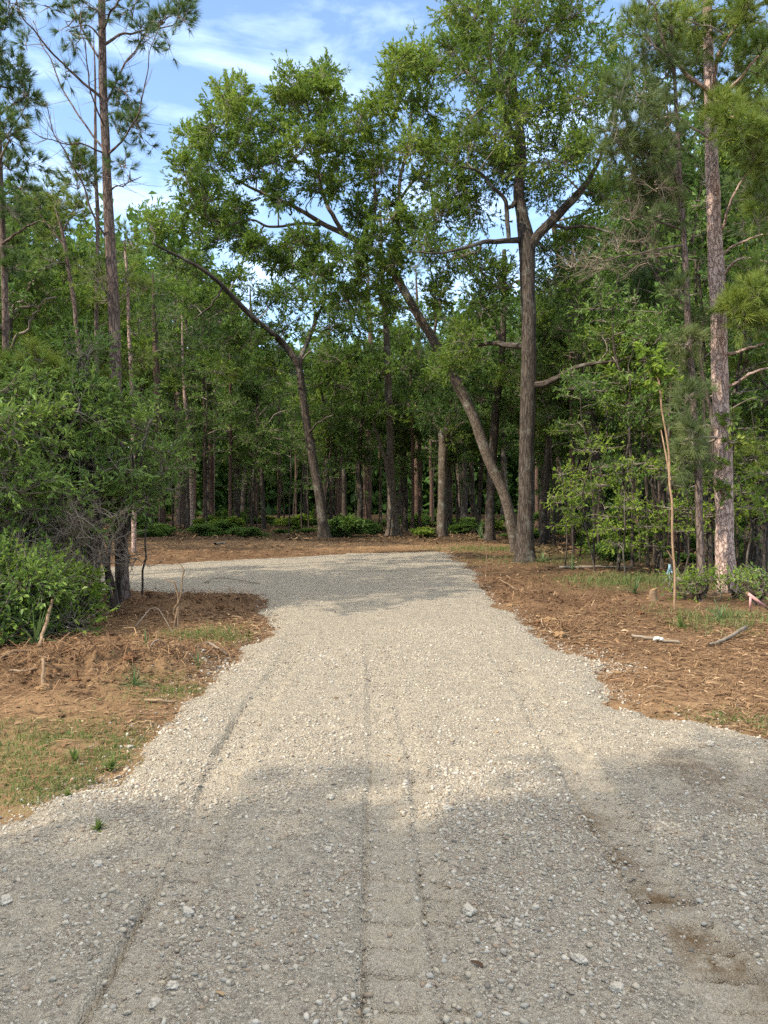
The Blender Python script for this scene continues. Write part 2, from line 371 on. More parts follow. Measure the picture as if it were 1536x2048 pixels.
def dz(x, y):
    """height of the gravel surface"""
    x = np.asarray(x, float); y = np.asarray(y, float)
    s = sdn(x, y)
    h = -0.045 + 0.075 * sstep(0.10, -0.30, s)
    h = h + 0.022 * fbm(x, y, 2, 61, 0.7) + 0.008 * fbm(x, y, 3, 71, 5) + 0.004 * fbm(x, y, 2, 75, 22)
    for x2, x9, wd, amp in TRACKS:
        xc = x2 + (x9 - x2) * (y - 2.2) / 6.0 + 0.06 * fbm(y * 0 + x2 * 7, y, 2, 81, 0.7)
        u = (x - xc) / wd                      # -0.5..0.5 across the track
        m = sstep(0.56, 0.47, np.abs(u)) * sstep(9.5, 6.5, y)
        patch = sstep(-0.85, -0.20, fbm(x, y, 2, 83, 1.1))
        ph = (y + 0.03 * u + 0.010 * fbm(x, y, 2, 85, 7)) / 0.150; fr_ = ph - np.floor(ph)
        ragged = sstep(-0.55, 0.20, fbm(x, y, 3, 89, 6.5))
        cle = 0.55 * (fr_ - 0.5) + 0.25 * fbm(x, y, 2, 95, 18) - 1.1 * np.exp(-((fr_ - 0.93) / 0.095)**2)
        h = h + m * amp * (-0.010 + 0.0340 * patch * ragged * cle)
        h = h - (0.030 if x2 < -.5 else 0.016) * amp * np.exp(-((u + 0.52 + 0.05 * fbm(x, y, 2, 93, 6)) / 0.06)**2) * sstep(7.5, 4.5, y) * sstep(-.15, .25, fbm(x * 0 + x2 * 3, y, 2, 87, 1.3))
    return h
def top(x, y):
    x = np.atleast_1d(np.asarray(x, float)); y = np.atleast_1d(np.asarray(y, float))
    return np.maximum(gz(x, y), dz(x, y) - 5.0 * (sdn(x, y) > 0.12))
def on_ground(px, py):
    g = G(px, py); return np.array([g[0], g[1], float(top(g[0], g[1])[0])])

ys = [-60, -30, -14, -7, -3.5, -1.5, 0, 0.8, 1.4]
y = 1.8
while y < 34: ys.append(y); y += (0.0027 if y < 5.5 else 0.0060) * (y + 1.2)
while y < 420: ys.append(y); y *= 1.09
ys = np.array(ys)
us = list(np.linspace(0, 0.72, 215)); u = us[-1]; stp = us[-1] - us[-2]
while u < 40: stp *= 1.12; u += stp; us.append(u)
us = np.array([-a for a in us[:0:-1]] + us)
UU, YY = np.meshgrid(us, ys); XX = UU * (np.maximum(YY, -1.0) + 2.5) * 0.85
nx, ny = len(us), len(ys)
ii = np.arange(nx * ny).reshape(ny, nx)
QUADS = np.stack([ii[:-1, :-1], ii[:-1, 1:], ii[1:, 1:], ii[1:, :-1]], -1).reshape(-1, 4)
xf, yf = XX.ravel(), YY.ravel()
GZ = gz(xf, yf)
def blob(x, y, lst):
    r = np.zeros_like(x)
    for bx, by, rx, ry, a in lst: r = np.maximum(r, a * np.exp(-(((x - bx) / rx)**2 + ((y - by) / ry)**2)))
    return r
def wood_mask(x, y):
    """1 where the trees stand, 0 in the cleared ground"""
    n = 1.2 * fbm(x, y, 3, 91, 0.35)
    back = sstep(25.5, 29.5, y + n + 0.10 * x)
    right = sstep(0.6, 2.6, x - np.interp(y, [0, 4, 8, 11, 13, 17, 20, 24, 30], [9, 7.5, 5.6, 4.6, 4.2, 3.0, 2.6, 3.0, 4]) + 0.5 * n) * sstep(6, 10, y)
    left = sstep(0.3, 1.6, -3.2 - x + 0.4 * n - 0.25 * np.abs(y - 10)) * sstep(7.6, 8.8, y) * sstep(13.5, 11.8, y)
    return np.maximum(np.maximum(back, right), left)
GREEN = [(*G(1230, 1165), 0.9, 1.0, 1.0), (*G(1300, 1160), 0.9, 0.8, .9), (*G(1430, 1235), 0.7, 0.6, .8), (*G(1500, 1260), 0.6, .5, .6), (*G(340, 1375), 0.45, 0.35, .9), (*G(250, 1500), 0.5, 0.35, 0.8), (*G(60, 1480), 0.7, 0.5, 0.9), (*G(30, 1560), 0.6, 0.35, 0.9),
         (*G(150, 1480), 0.5, 0.4, .7), (*G(200, 1560), 0.3, 0.2, .8), (*G(60, 1600), .5, .3, .7), (*G(1500, 1440), 0.5, 0.25, .7), (*G(980, 1098), 1.5, 1.2, .7), (*G(420, 1275), 0.5, 0.4, 0.5), (*G(1100, 1120), 2, 1.5, .5)]
gm = MB()
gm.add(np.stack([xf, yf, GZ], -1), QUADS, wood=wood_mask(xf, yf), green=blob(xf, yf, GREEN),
       sandy=np.clip(sstep(0.35, -0.3, fbm(xf, yf, 3, 97, 0.6) + 0.10 * (yf - 6.5)) * sstep(11, 6, yf) * 0.55 + 0.75 * sstep(21, 24, yf) * sstep(30, 26, yf), 0, 1))
ground = gm.obj('ground', M['ground'], smooth=True); tag(ground, 'reddish brown cleared soil running back into the shaded woods', 'ground', kind='structure')

SD = sdn(xf, yf)
selv = SD < 0.35
qs = QUADS[selv[QUADS].all(1) & (yf[QUADS].max(1) < 34)]
used = np.unique(qs); remap = -np.ones(len(xf), int); remap[used] = np.arange(len(used))
xd, yd = xf[used], yf[used]
dm = MB()
damp = blob(xd, yd, [(1.06, 2.87, 0.11, 0.10, 1.0), (1.08, 2.62, 0.09, 0.09, 1.0), (1.13, 2.48, 0.14, 0.10, 1.0), (1.00, 3.15, 0.10, 0.14, 0.9), (0.98, 3.5, 0.12, 0.16, 0.7), (1.3, 2.25, .16, .2, .8), (1.75, 4.1, 0.25, 0.35, 0.6), (2.0, 3.7, .35, .25, .6), (0.33, 2.75, .12, .12, .3)])
finesm = np.zeros_like(xd)
for x2, x9, wd, amp in TRACKS:
    finesm = np.maximum(finesm, sstep(0.65, 0.45, np.abs((xd - (x2 + (x9 - x2) * (yd - 2.2) / 6.0)) / wd)) * min(amp, 1.0) * sstep(5.5, 3.2, yd) * (0.55 + 0.45 * sstep(-.3, .3, fbm(xd, yd, 2, 99, 2.2))))
dm.add(np.stack([xd, yd, dz(xd, yd)], -1), remap[qs], damp=damp, fines=finesm)
drive = dm.obj('gravel_driveway', M['gravel'], smooth=True); tag(drive, 'pale crushed gravel driveway pressed with machine track marks', 'driveway', kind='structure')

# ------------------------------------------------------------------ stones, clods, straw and grass nobody could count
def ico():
    t = (1 + 5**0.5) / 2
    v = unit(np.array([(-1, t, 0), (1, t, 0), (-1, -t, 0), (1, -t, 0), (0, -1, t), (0, 1, t), (0, -1, -t), (0, 1, -t), (t, 0, -1), (t, 0, 1), (-t, 0, -1), (-t, 0, 1)], float))
    f = np.array([(0, 11, 5), (0, 5, 1), (0, 1, 7), (0, 7, 10), (0, 10, 11), (1, 5, 9), (5, 11, 4), (11, 10, 2), (10, 7, 6), (7, 1, 8), (3, 9, 4), (3, 4, 2), (3, 2, 6), (3, 6, 8), (3, 8, 9), (4, 9, 5), (2, 4, 11), (6, 2, 10), (8, 6, 7), (9, 8, 1)])
    return v, f
IV, IF = ico()
def rot_z(a):
    c, s = np.cos(a), np.sin(a); z = np.zeros_like(a); o = z + 1
    return np.stack([np.stack([c, -s, z], -1), np.stack([s, c, z], -1), np.stack([z, z, o], -1)], -2)
def stone_field(mb, x, y, z, size, r, flat=(0.45, 0.8), sink=0.25, tone=None):
    n = len(x)
    J = IV[None] * (1 + r.uniform(-0.45, 0.32, (n, 12, 1)))
    sc = np.stack([size * r.uniform(0.8, 1.25, n), size * r.uniform(0.6, 1.0, n), size * r.uniform(*flat, n)], -1)
    V = J * sc[:, None, :] * 0.5
    tilt = r.normal(0, 0.25, n); ct, st_ = np.cos(tilt), np.sin(tilt)
    V = np.stack([V[..., 0] * ct[:, None] - V[..., 2] * st_[:, None], V[..., 1], V[..., 0] * st_[:, None] + V[..., 2] * ct[:, None]], -1)
    V = np.einsum('nij,nkj->nki', rot_z(r.uniform(0, 6.28, n)), V)
    V = V + np.stack([x, y, z + sc[:, 2] * (0.5 - sink)], -1)[:, None, :]
    T = (IF[None] + (np.arange(n) * 12)[:, None, None]).reshape(-1, 3)
    tn = r.beta(2.2, 2.2, n) if tone is None else tone
    mb.add(V.reshape(-1, 3), None, T, tone=np.repeat(tn, 12))
def scatter_band(r, n, y0, y1, fan=0.60):
    # evenly over the ground between two distances
    yy = np.sqrt(r.uniform(y0**2, y1**2, n)); xx = r.uniform(-1, 1, n) * (fan * yy + 0.35)
    return xx, yy
r = np.random.default_rng(3)
sm = MB()
for n, y0, y1, s0, s1 in ((150000, 1.9, 4.2, 0.0050, 0.028), (110000, 4.2, 9.0, 0.0070, 0.028), (30000, 9.0, 23.0, 0.012, 0.026)):
    x_, y_ = scatter_band(r, n, y0, y1)
    if y0 > 8:
        k = int(n * .25); x_[:k] = r.uniform(-11, -3, k); y_[:k] = r.uniform(12, 17, k)
    s_ = sdn(x_, y_)
    dens = 0.14 + 0.86 * sstep(-0.35, 0.40, fbm(x_, y_, 3, 101, 1.5) + 0.25 * fbm(x_, y_, 2, 105, 6))
    for x2, x9, wd, amp in TRACKS[:4]:
        dens = dens * (1 - 0.78 * min(amp, 1.0) * sstep(-.5, .1, fbm(x_, y_, 2, 99, 2.2)) * sstep(0.62, 0.45, np.abs((x_ - (x2 + (x9 - x2) * (y_ - 2.2) / 6.0)) / wd)) * sstep(6.2, 3.4, y_))
    keep = (r.uniform(0, 1, n) < dens) & (s_ < r.exponential(0.17, n) - 0.03)
    x_, y_ = x_[keep], y_[keep]
    sz = s0 * (1 - r.uniform(0, 1, len(x_)))**-0.43; sz = np.minimum(sz, s1)
    stone_field(sm, x_, y_, top(x_, y_), sz, r, (0.4, 0.8), 0.40)
# spilled along the edges of the gravel
for a, b in zip(POLY[3:-3][:-1], POLY[3:-3][1:]):
    ln = np.linalg.norm(b - a); n = int(ln * 60)
    if n == 0 or a[0] < -11: continue
    t = r.uniform(0, 1, n); p = a + (b - a) * t[:, None] + r.normal(0, 0.10, (n, 2))
    stone_field(sm, p[:, 0], p[:, 1], top(p[:, 0], p[:, 1]), np.minimum(0.010 * (1 - r.uniform(0, 1, n))**-0.45, 0.035), r, tone=r.beta(2.4, 1.8, n))
# loose pale gravel heaps at the edges
for px, py, n, sp in ((440, 1330, 260, 0.16), (1215, 1330, 200, 0.15), (600, 1210, 120, 0.3), (340, 1455, 90, 0.15), (1180, 1300, 120, .15)):
    g = G(px, py); p = g + r.normal(0, sp, (n, 2))
    stone_field(sm, p[:, 0], p[:, 1], top(p[:, 0], p[:, 1]), np.minimum(0.013 * (1 - r.uniform(0, 1, n))**-0.4, 0.04), r, tone=r.beta(3, 1.5, n))
tag(sm.obj('gravel', M['stones']), 'loose grey and tan crushed stones lying on the driveway', 'gravel', kind='stuff')

cm = MB()
n = 120000
x_, y_ = scatter_band(r, n, 4.5, 24, 0.56); s_ = sdn(x_, y_); wm = wood_mask(x_, y_)
hp = blob(x_, y_, [(a, b, c * 1.1, c * 1.1, 1) for a, b, c, d in HEAPS[:11]])
keep = (s_ > 0.0) & (r.uniform(0, 1, n) < (0.05 + 1.6 * hp**1.2) * (1 - wm)) & (y_ > 4.5)
x_, y_ = x_[keep], y_[keep]
sz = np.minimum(0.010 * (1 - r.uniform(0, 1, len(x_)))**-0.52, 0.062) * (1 + 0.02 * y_)
stone_field(cm, x_, y_, gz(x_, y_), sz, r, (0.35, 0.75), 0.38, r.beta(2, 2.6, len(x_)))
tag(cm.obj('dirt', M['clods']), 'crumbled brown clods of turned soil beside the driveway', 'dirt', kind='stuff')

def strips(mb, x, y, z, ln, wd, r, rise=0.12, arch=0.12, tone=None):
    """narrow bent strips lying about: straw, chips, bark"""
    n = len(x); a = r.uniform(0, 6.283, n); d = np.stack([np.cos(a), np.sin(a), r.normal(0, rise, n)], -1)
    s = unit(np.stack([-d[:, 1], d[:, 0], r.normal(0, .3, n)], -1))
    c = np.stack([x, y, z], -1); e = d * (ln * 0.5)[:, None]; w = s * (wd * 0.5)[:, None]
    mid = c + np.stack([0 * x, 0 * x, ln * arch * r.uniform(0, 1, n)], -1) + s * (ln * r.normal(0, 0.10, n))[:, None]
    V = np.stack([c - e - w, c - e + w, mid + w, mid - w, c + e + w * .5, c + e - w * .5], 1)
    q = np.array([(0, 1, 2, 3), (3, 2, 4, 5)])
    Q = (q[None] + (np.arange(n) * 6)[:, None, None]).reshape(-1, 4)
    mb.add(V.reshape(-1, 3), Q, tone=np.repeat(r.beta(2, 2.2, n) if tone is None else tone, 6))
tm = MB()
for n, y0, y1 in ((75000, 4.0, 10.0), (45000, 10.0, 28.0)):
    x_, y_ = scatter_band(r, n, y0, y1, 0.56); s_ = sdn(x_, y_); wm = wood_mask(x_, y_)
    keep = (s_ > r.exponential(0.10, n) - 0.12) & (r.uniform(0, 1, n) < 0.35 + 0.65 * sstep(-0.4, 0.4, fbm(x_, y_, 3, 111, 1.2))) & (r.uniform(0, 1, n) > wm * .8)
    x_, y_ = x_[keep], y_[keep]; k = len(x_)
    ln = r.uniform(0.02, 0.13, k) * (1 + 0.03 * y_); wd = r.uniform(0.0015, 0.005, k) * (1 + 0.10 * y_)
    chips = r.uniform(0, 1, k) < 0.12; wd[chips] *= 3.0; ln[chips] *= 0.6
    strips(tm, x_, y_, top(x_, y_) + 0.008, ln, wd, r, 0.14)
for hx, hy, hr, hh in HEAPS[:11]:       # torn roots and twigs in the turned soil
    n = 170; x_ = hx + r.normal(0, hr * .6, n); y_ = hy + r.normal(0, hr * .5, n); keep = sdist(x_, y_) > .05; x_, y_ = x_[keep], y_[keep]; k = len(x_)
    strips(tm, x_, y_, gz(x_, y_) + r.uniform(.01, .06, k), r.uniform(.08, .35, k), r.uniform(.004, .011, k), r, .3, .25, r.beta(2, 3, k))
tag(tm.obj('straw', M['straw']), 'scattered pine straw and shredded wood chips on the bare soil', 'straw', kind='stuff')
lm = MB(); n = 14000
x_, y_ = scatter_band(r, n, 8.0, 45, 0.6); keep = r.uniform(0, 1, n) < wood_mask(x_, y_); x_, y_ = x_[keep], y_[keep]; k = len(x_)
strips(lm, x_, y_, gz(x_, y_) + 0.02, r.uniform(.08, .2, k) * (1 + .01 * y_), r.uniform(.02, .05, k) * (1 + .01 * y_), r, .3, .2)
n = 260; x_, y_ = scatter_band(r, n, 2.2, 14, .5); strips(lm, x_, y_, top(x_, y_) + .006, r.uniform(.02, .05, n), r.uniform(.006, .016, n), r, .2, .2)
tag(lm.obj('leaves', M['litter']), 'dry brown leaf litter on the forest floor', 'leaf litter', kind='stuff')

def blades(mb, x, y, z, h, wd, r, lean=0.5):
    n = len(x); a = r.uniform(0, 6.283, n); l = np.abs(r.normal(0, lean, n))
    d = np.stack([np.cos(a) * l, np.sin(a) * l, np.ones(n)], -1); s = np.stack([-np.sin(a + r.normal(0, .8, n)), np.cos(a), 0 * a], -1)
    b = np.stack([x, y, z - 0.005], -1); w = s * (wd * .5)[:, None]
    m_ = b + d * (h * .55)[:, None] * np.array([.7, .7, 1]); t_ = b + d * h[:, None] * np.array([1.5, 1.5, 0.85])
    V = np.stack([b - w, b + w, m_ + w * .8, m_ - w * .8, t_], 1)
    k = (np.arange(n) * 5)[:, None]
    mb.add(V.reshape(-1, 3), k + np.array([[0, 1, 2, 3]]), k + np.array([[3, 2, 4]]), tone=np.repeat(r.beta(1.5, 1.3, n), 5))
gb = MB()
for gx, gy, rx, ry, a in GREEN:
    n = int((1500 if gy < 6.5 else 1300) * a * (0.5 + rx)); x_ = gx + r.normal(0, rx * .62, n); y_ = gy + r.normal(0, ry * .62, n)
    keep = (sdn(x_, y_) > 0.02) & (fbm(x_, y_, 2, 121, 3.0) > -0.25); x_, y_ = x_[keep], y_[keep]; k = len(x_)
    tall = 0.035 if gy < 6.5 else 0.10
    blades(gb, x_, y_, gz(x_, y_), r.uniform(.5, 1.5, k) * tall, r.uniform(.003, .006, k) * (1 + .06 * y_), r, 0.6)
tag(gb.obj('grass', M['grass']), 'sparse green grass in patches on the cleared soil', 'grass', kind='stuff')

# ------------------------------------------------------------------ how plants are built
def smooth_path(pts, n_per=6):
    p = np.asarray(pts, float); p = np.vstack([2 * p[0] - p[1], p, 2 * p[-1] - p[-2]])
    out = []
    for i in range(1, len(p) - 2):
        t = np.linspace(0, 1, n_per, endpoint=False)[:, None]
        a, b, c, d = p[i - 1], p[i], p[i + 1], p[i + 2]
        out.append(0.5 * (2 * b + (c - a) * t + (2 * a - 5 * b + 4 * c - d) * t**2 + (3 * b - a - 3 * c + d) * t**3))
    out.append(p[-2][None]); q = np.vstack(out); q[:, 3] = np.maximum(q[:, 3], 0.0015); return q
def tube(mb, path, sides=8, lump=0.06, flare=0.0, cap=False, seed=0):
    """path: N x 4 (x, y, z, radius)"""
    c, rad = path[:, :3], path[:, 3]; n = len(c)
    tg = unit(np.gradient(c, axis=0))
    ref = np.array([1.0, 0.13, 0.07]) if abs(tg[0, 0]) < 0.9 else np.array([0.0, 1.0, 0.1])
    nrm = np.zeros((n, 3)); nrm[0] = unit(ref - tg[0] * (ref @ tg[0]))
    for i in range(1, n): v = nrm[i - 1] - tg[i] * (nrm[i - 1] @ tg[i]); nrm[i] = v / max(np.linalg.norm(v), 1e-9)
    bi = np.cross(tg, nrm)
    ang = np.linspace(0, 2 * math.pi, sides, endpoint=False)
    ln = np.concatenate([[0], np.cumsum(np.linalg.norm(np.diff(c, axis=0), axis=1))])
    ca, sa = np.cos(ang), np.sin(ang)
    rr = np.repeat(rad[:, None], sides, 1)
    if lump: rr = rr * (1 + lump * 2 * (vnoise(ca[None] * 1.6 + 9 + seed, sa[None] * 1.6 + 5, ln[:, None] * 2.2, seed=seed) - 0.5))
    if flare:
        rr = rr * (1 + flare * np.exp(-ln / 0.22)[:, None] * (0.7 + 0.6 * np.cos(ang * 5 + seed)[None] * 0.5 + 0.2 * np.cos(ang * 3 + 1)[None]))
    V = c[:, None] + rr[..., None] * (ca[None, :, None] * nrm[:, None] + sa[None, :, None] * bi[:, None])
    buv = np.stack([ca[None] * rr, sa[None] * rr, np.repeat(ln[:, None], sides, 1)], -1) + seed * 1.7
    k = np.arange(n * sides).reshape(n, sides); k2 = np.roll(k, -1, 1)
    Q = np.stack([k[:-1], k2[:-1], k2[1:], k[1:]], -1).reshape(-1, 4)
    mb.add(V.reshape(-1, 3), Q, buv=buv.reshape(-1, 3))
    if cap:
        m0 = mb.n - sides; V2 = np.vstack([c[-1] + tg[-1] * rad[-1] * 0.25])
        mb.add(V2, None, np.stack([np.arange(sides) - sides, (np.arange(sides) + 1) % sides - sides, np.zeros(sides, int)], -1), buv=buv[-1, :1])
def bez(S_, Mi, E, t): return (1 - t)**2 * S_ + 2 * (1 - t) * t * Mi + t * t * E
def bez_tubes(mb, S_, Mi, E, r0, r1, segs=3, sides=3):
    n = len(S_); ts = np.linspace(0, 1, segs + 1)
    pts = np.stack([bez(S_, Mi, E, t) for t in ts], 1)                      # n, segs+1, 3
    tg = unit(E - S_); a = unit(np.cross(tg, np.array([0.31, 0.2, 0.93]))); b = np.cross(tg, a)
    ang = np.linspace(0, 2 * math.pi, sides, endpoint=False)
    ring = np.cos(ang)[None, :, None] * a[:, None] + np.sin(ang)[None, :, None] * b[:, None]
    rad = r0[:, None] + (r1 - r0)[:, None] * ts[None]
    V = pts[:, :, None] + rad[:, :, None, None] * ring[:, None]
    k = np.arange(n * (segs + 1) * sides).reshape(n, segs + 1, sides); k2 = np.roll(k, -1, 2)
    Q = np.stack([k[:, :-1], k2[:, :-1], k2[:, 1:], k[:, 1:]], -1).reshape(-1, 4)
    mb.add(V.reshape(-1, 3), Q, buv=V.reshape(-1, 3))
def leaves(mb, o, d, size, r, ratio=0.30, up=0.6, droop=0.25, tone=None, spread=0.7):
    n = len(o)
    ax = unit(d + r.normal(0, spread * 0.6, (n, 3)) + np.array([0, 0, -droop]))
    nr = unit(r.normal(0, 0.8, (n, 3)) + np.array([0, 0, up])); sd = unit(np.cross(ax, nr)); nr = np.cross(sd, ax)
    L_ = (size * r.uniform(0.5, 1.4, n))[:, None]; w = L_ * ratio * 0.5
    m_ = o + ax * L_ * 0.5
    V = np.stack([o, m_ + sd * w + nr * w * .35, o + ax * L_ - nr * L_ * 0.12, m_ - sd * w + nr * w * .35], 1)
    k = (np.arange(n) * 4)[:, None]
    mb.add(V.reshape(-1, 3), None, np.concatenate([k + np.array([[0, 1, 2]]), k + np.array([[0, 2, 3]])]), tone=np.repeat(np.clip(tone, 0, 1), 4))
def needles(mb, o, d, ln, r, count=36, wid=0.0045, spread=0.75, tone=None):
    count = int(count * 1.25); wid = wid * 1.5
    """a brush of long needles at each twig end"""
    n = len(o); O = np.repeat(o, count, 0); Dv = np.repeat(d, count, 0); k = n * count
    back = r.uniform(0, 0.35, k) * np.repeat(ln, count)
    ax = unit(Dv + r.normal(0, spread * 0.52, (k, 3)) + np.array([0, 0, -0.05])); L_ = np.repeat(ln, count) * r.uniform(0.7, 1.15, k)
    s = unit(np.cross(ax, r.normal(0, 1, (k, 3)))) * (wid * 0.5)
    b = O - Dv * back[:, None]; t = b + ax * L_[:, None] - np.array([0, 0, 1]) * (L_ * 0.10)[:, None]
    V = np.stack([b - s, b + s, t], 1); q = (np.arange(k) * 3)[:, None]
    tn = np.repeat(tone, count) + r.normal(0, 0.10, k)
    mb.add(V.reshape(-1, 3), None, q + np.array([[0, 1, 2]]), tone=np.repeat(np.clip(tn, 0, 1), 3))

class Plant:
    def __init__(s, seed): s.r = np.random.default_rng(seed); s.trunk = []; s.limb = []; s.twig = MB(); s.leaf = MB(); s.nodes = []; s.seed = seed
    def stem(s, pts, sides=14, lump=0.10, flare=0.0, limb=False, cap=False, wob=0.0, n_per=7):
        q = smooth_path(pts, n_per)
        if wob:
            a = np.linspace(0, 1, len(q))[:, None]
            q[:, :3] += np.stack([fbm(a[:, 0] * 6 + s.seed, a[:, 0] * 0 + k * 9.7, 2, s.seed % 50 + k) for k in range(3)], -1) * wob * np.minimum(1, a * 3)
        if limb == 'crown': tube(s.twig, q, sides, lump, flare, cap, s.seed % 97)
        else:
            mb = MB(); tube(mb, q, sides, lump, flare, cap, s.seed % 97); (s.limb if limb else s.trunk).append(mb)
        s.nodes.append(q); return q
    def _near(s, c, rmin=0.0):
        nd = np.vstack(s.nodes); nd = nd[nd[:, 3] >= min(rmin, nd[:, 3].max())]
        w = np.linalg.norm(nd[:, :3] - c, axis=1) + 0.8 * np.maximum(0, nd[:, 2] - c[2]); return nd[np.argmin(w)]
    def bough(s, c, rad, r0=None):
        """a limb from the nearest wood to the middle of a clump"""
        q = s._near(c); S0 = q[:3]; v = c - S0; ln = np.linalg.norm(v)
        rr = min(q[3] * 0.6, 0.012 + 0.012 * ln) if r0 is None else r0
        m1 = S0 + v * 0.4 + s.r.normal(0, 0.10 * ln, 3) + np.array([0, 0, 0.06 * ln]); m2 = S0 + v * 0.75 + s.r.normal(0, 0.06 * ln, 3)
        pth = smooth_path([(*S0, rr), (*m1, rr * 0.7), (*m2, rr * 0.5), (*c, rr * 0.3)], 4)
        tube(s.twig, pth, 6 if rr > .02 else 4, 0.08, 0, False, s.seed % 97); s.nodes.append(pth); return pth
    def clump(s, c, rad, kind='leaf', n_sub=12, n_tw=8, n_lf=9, size=0.09, ratio=0.32, twig_len=0.34, tone=0.5, droop=0.25, count=36, wid=0.0045, bare=False, bough=True):
        r = s.r; c = np.asarray(c, float); rad = np.asarray(rad, float) * np.ones(3)
        if bough: pth = s.bough(c, rad)[:, :3]
        else: q = s._near(c); pth = np.stack([q[:3] + (c - q[:3]) * t for t in (0, .5, 1)])
        k0 = len(pth) // 2
        S_ = pth[r.integers(k0, len(pth), n_sub)]
        dirs = unit(r.normal(0, 1, (n_sub, 3)) + np.array([0, 0, 0.15])); E = c + dirs * rad * (r.uniform(0.35, 1.0, n_sub)**0.6)[:, None]
        Mi = (S_ + E) / 2 + r.normal(0, 0.12, (n_sub, 3)) * rad + np.array([0, 0, 0.10]) * rad
        bez_tubes(s.twig, S_, Mi, E, np.full(n_sub, 0.008 + 0.006 * rad.max()), np.full(n_sub, 0.003), 3, 4)
        t = r.uniform(0.25, 1.0, (n_sub, n_tw, 1)); t[:, 0] = 1.0
        o = bez(S_[:, None], Mi[:, None], E[:, None], t).reshape(-1, 3); k = len(o)
        out = unit(o - c); d = unit(out * 0.9 + r.normal(0, 0.7, (k, 3)) + np.array([0, 0, 0.35]))
        e = o + d * (twig_len * r.uniform(0.5, 1.3, k))[:, None]
        bez_tubes(s.twig, o, (o + e) / 2 + r.normal(0, .03, (k, 3)), e, np.full(k, 0.0035), np.full(k, 0.0015), 1, 3)
        ctone = tone + r.normal(0, 0.16)
        if bare:
            k2 = k * 3; o2 = np.repeat(o, 3, 0) + np.repeat(e - o, 3, 0) * r.uniform(.3, 1, (k2, 1)); e2 = o2 + (unit(np.repeat(d, 3, 0) + r.normal(0, .8, (k2, 3))) * twig_len * .7)
            bez_tubes(s.twig, o2, (o2 + e2) / 2 + r.normal(0, .02, (k2, 3)), e2, np.full(k2, 0.0025), np.full(k2, 0.001), 1, 3)
        elif kind == 'leaf':
            tt = r.uniform(0.15, 1.05, (k, n_lf, 1)); lo = (o[:, None] + (e - o)[:, None] * tt).reshape(-1, 3); ld = np.repeat(d, n_lf, 0)
            tn = np.repeat(ctone + r.normal(0, 0.15, k), n_lf) + r.normal(0, 0.14, k * n_lf)
            leaves(s.leaf, lo, ld, np.full(k * n_lf, size), r, ratio, 0.55, droop, tn)
        else:
            needles(s.leaf, e, unit(d + np.array([0, 0, .25])), np.full(k, size), r, count, wid, 0.8, ctone + r.normal(0, 0.12, k))
    def make(s, name, label, cat, base, bark, leafm, twigm='twig', group=None, crown='crown', link=True):
        base = np.asarray(base, float); root = empty(name, tuple(base), label, cat, group)
        for i, mb in enumerate(s.trunk): mb.obj('trunk' if len(s.trunk) == 1 else 'stem', M[bark], root, True, base)
        for mb in s.limb: mb.obj('limb', M[bark], root, True, base)
        if s.twig.n or s.leaf.n:
            mb = MB(); nq = 0
            for part in (s.twig, s.leaf):
                off = mb.n
                for v in part.V: mb.V.append(v)
                for q in part.Q: mb.Q.append(q + off)
                for q in part.T: mb.T.append(q + off)
                for k, ch in part.A.items(): mb.A.setdefault(k, []).extend([(o + off, v) for o, v in ch])
                mb.n += part.n
            o = mb.obj(crown, M[twigm], root, True, base)
            if s.leaf.n:        # leaves and needles are the triangles of the mesh, wood the four-sided faces
                o.data.materials.append(M[leafm]); nq = sum(len(q) for q in s.twig.Q); nt = len(o.data.polygons)
                mi = np.zeros(nt, np.int32); mi[nq:] = 1; o.data.polygons.foreach_set('material_index', mi)
                sm_ = np.ones(nt, bool); sm_[nq:] = False; o.data.polygons.foreach_set('use_smooth', sm_)
        return root

def px_stem(pts, D, dy=None):
    """pixel polyline (px, py, width in pixels[, nearer/farther metres]) at distance D"""
    out = []
    for p in pts:
        d = D + (p[3] if len(p) > 3 else 0); out.append((*P(p[0], p[1], d), p[2] / 2 / FPX * d))
    return out
def base_of(px, py): g = G(px, py); return np.array([g[0], g[1], float(gz(g[0], g[1]))])
def rooted(pts, D): 
    """the same with its first point sunk a little into the soil"""
    o = px_stem(pts, D); o[0] = (o[0][0], o[0][1], float(gz(o[0][0], o[0][1])) - 0.06, o[0][3]); return o

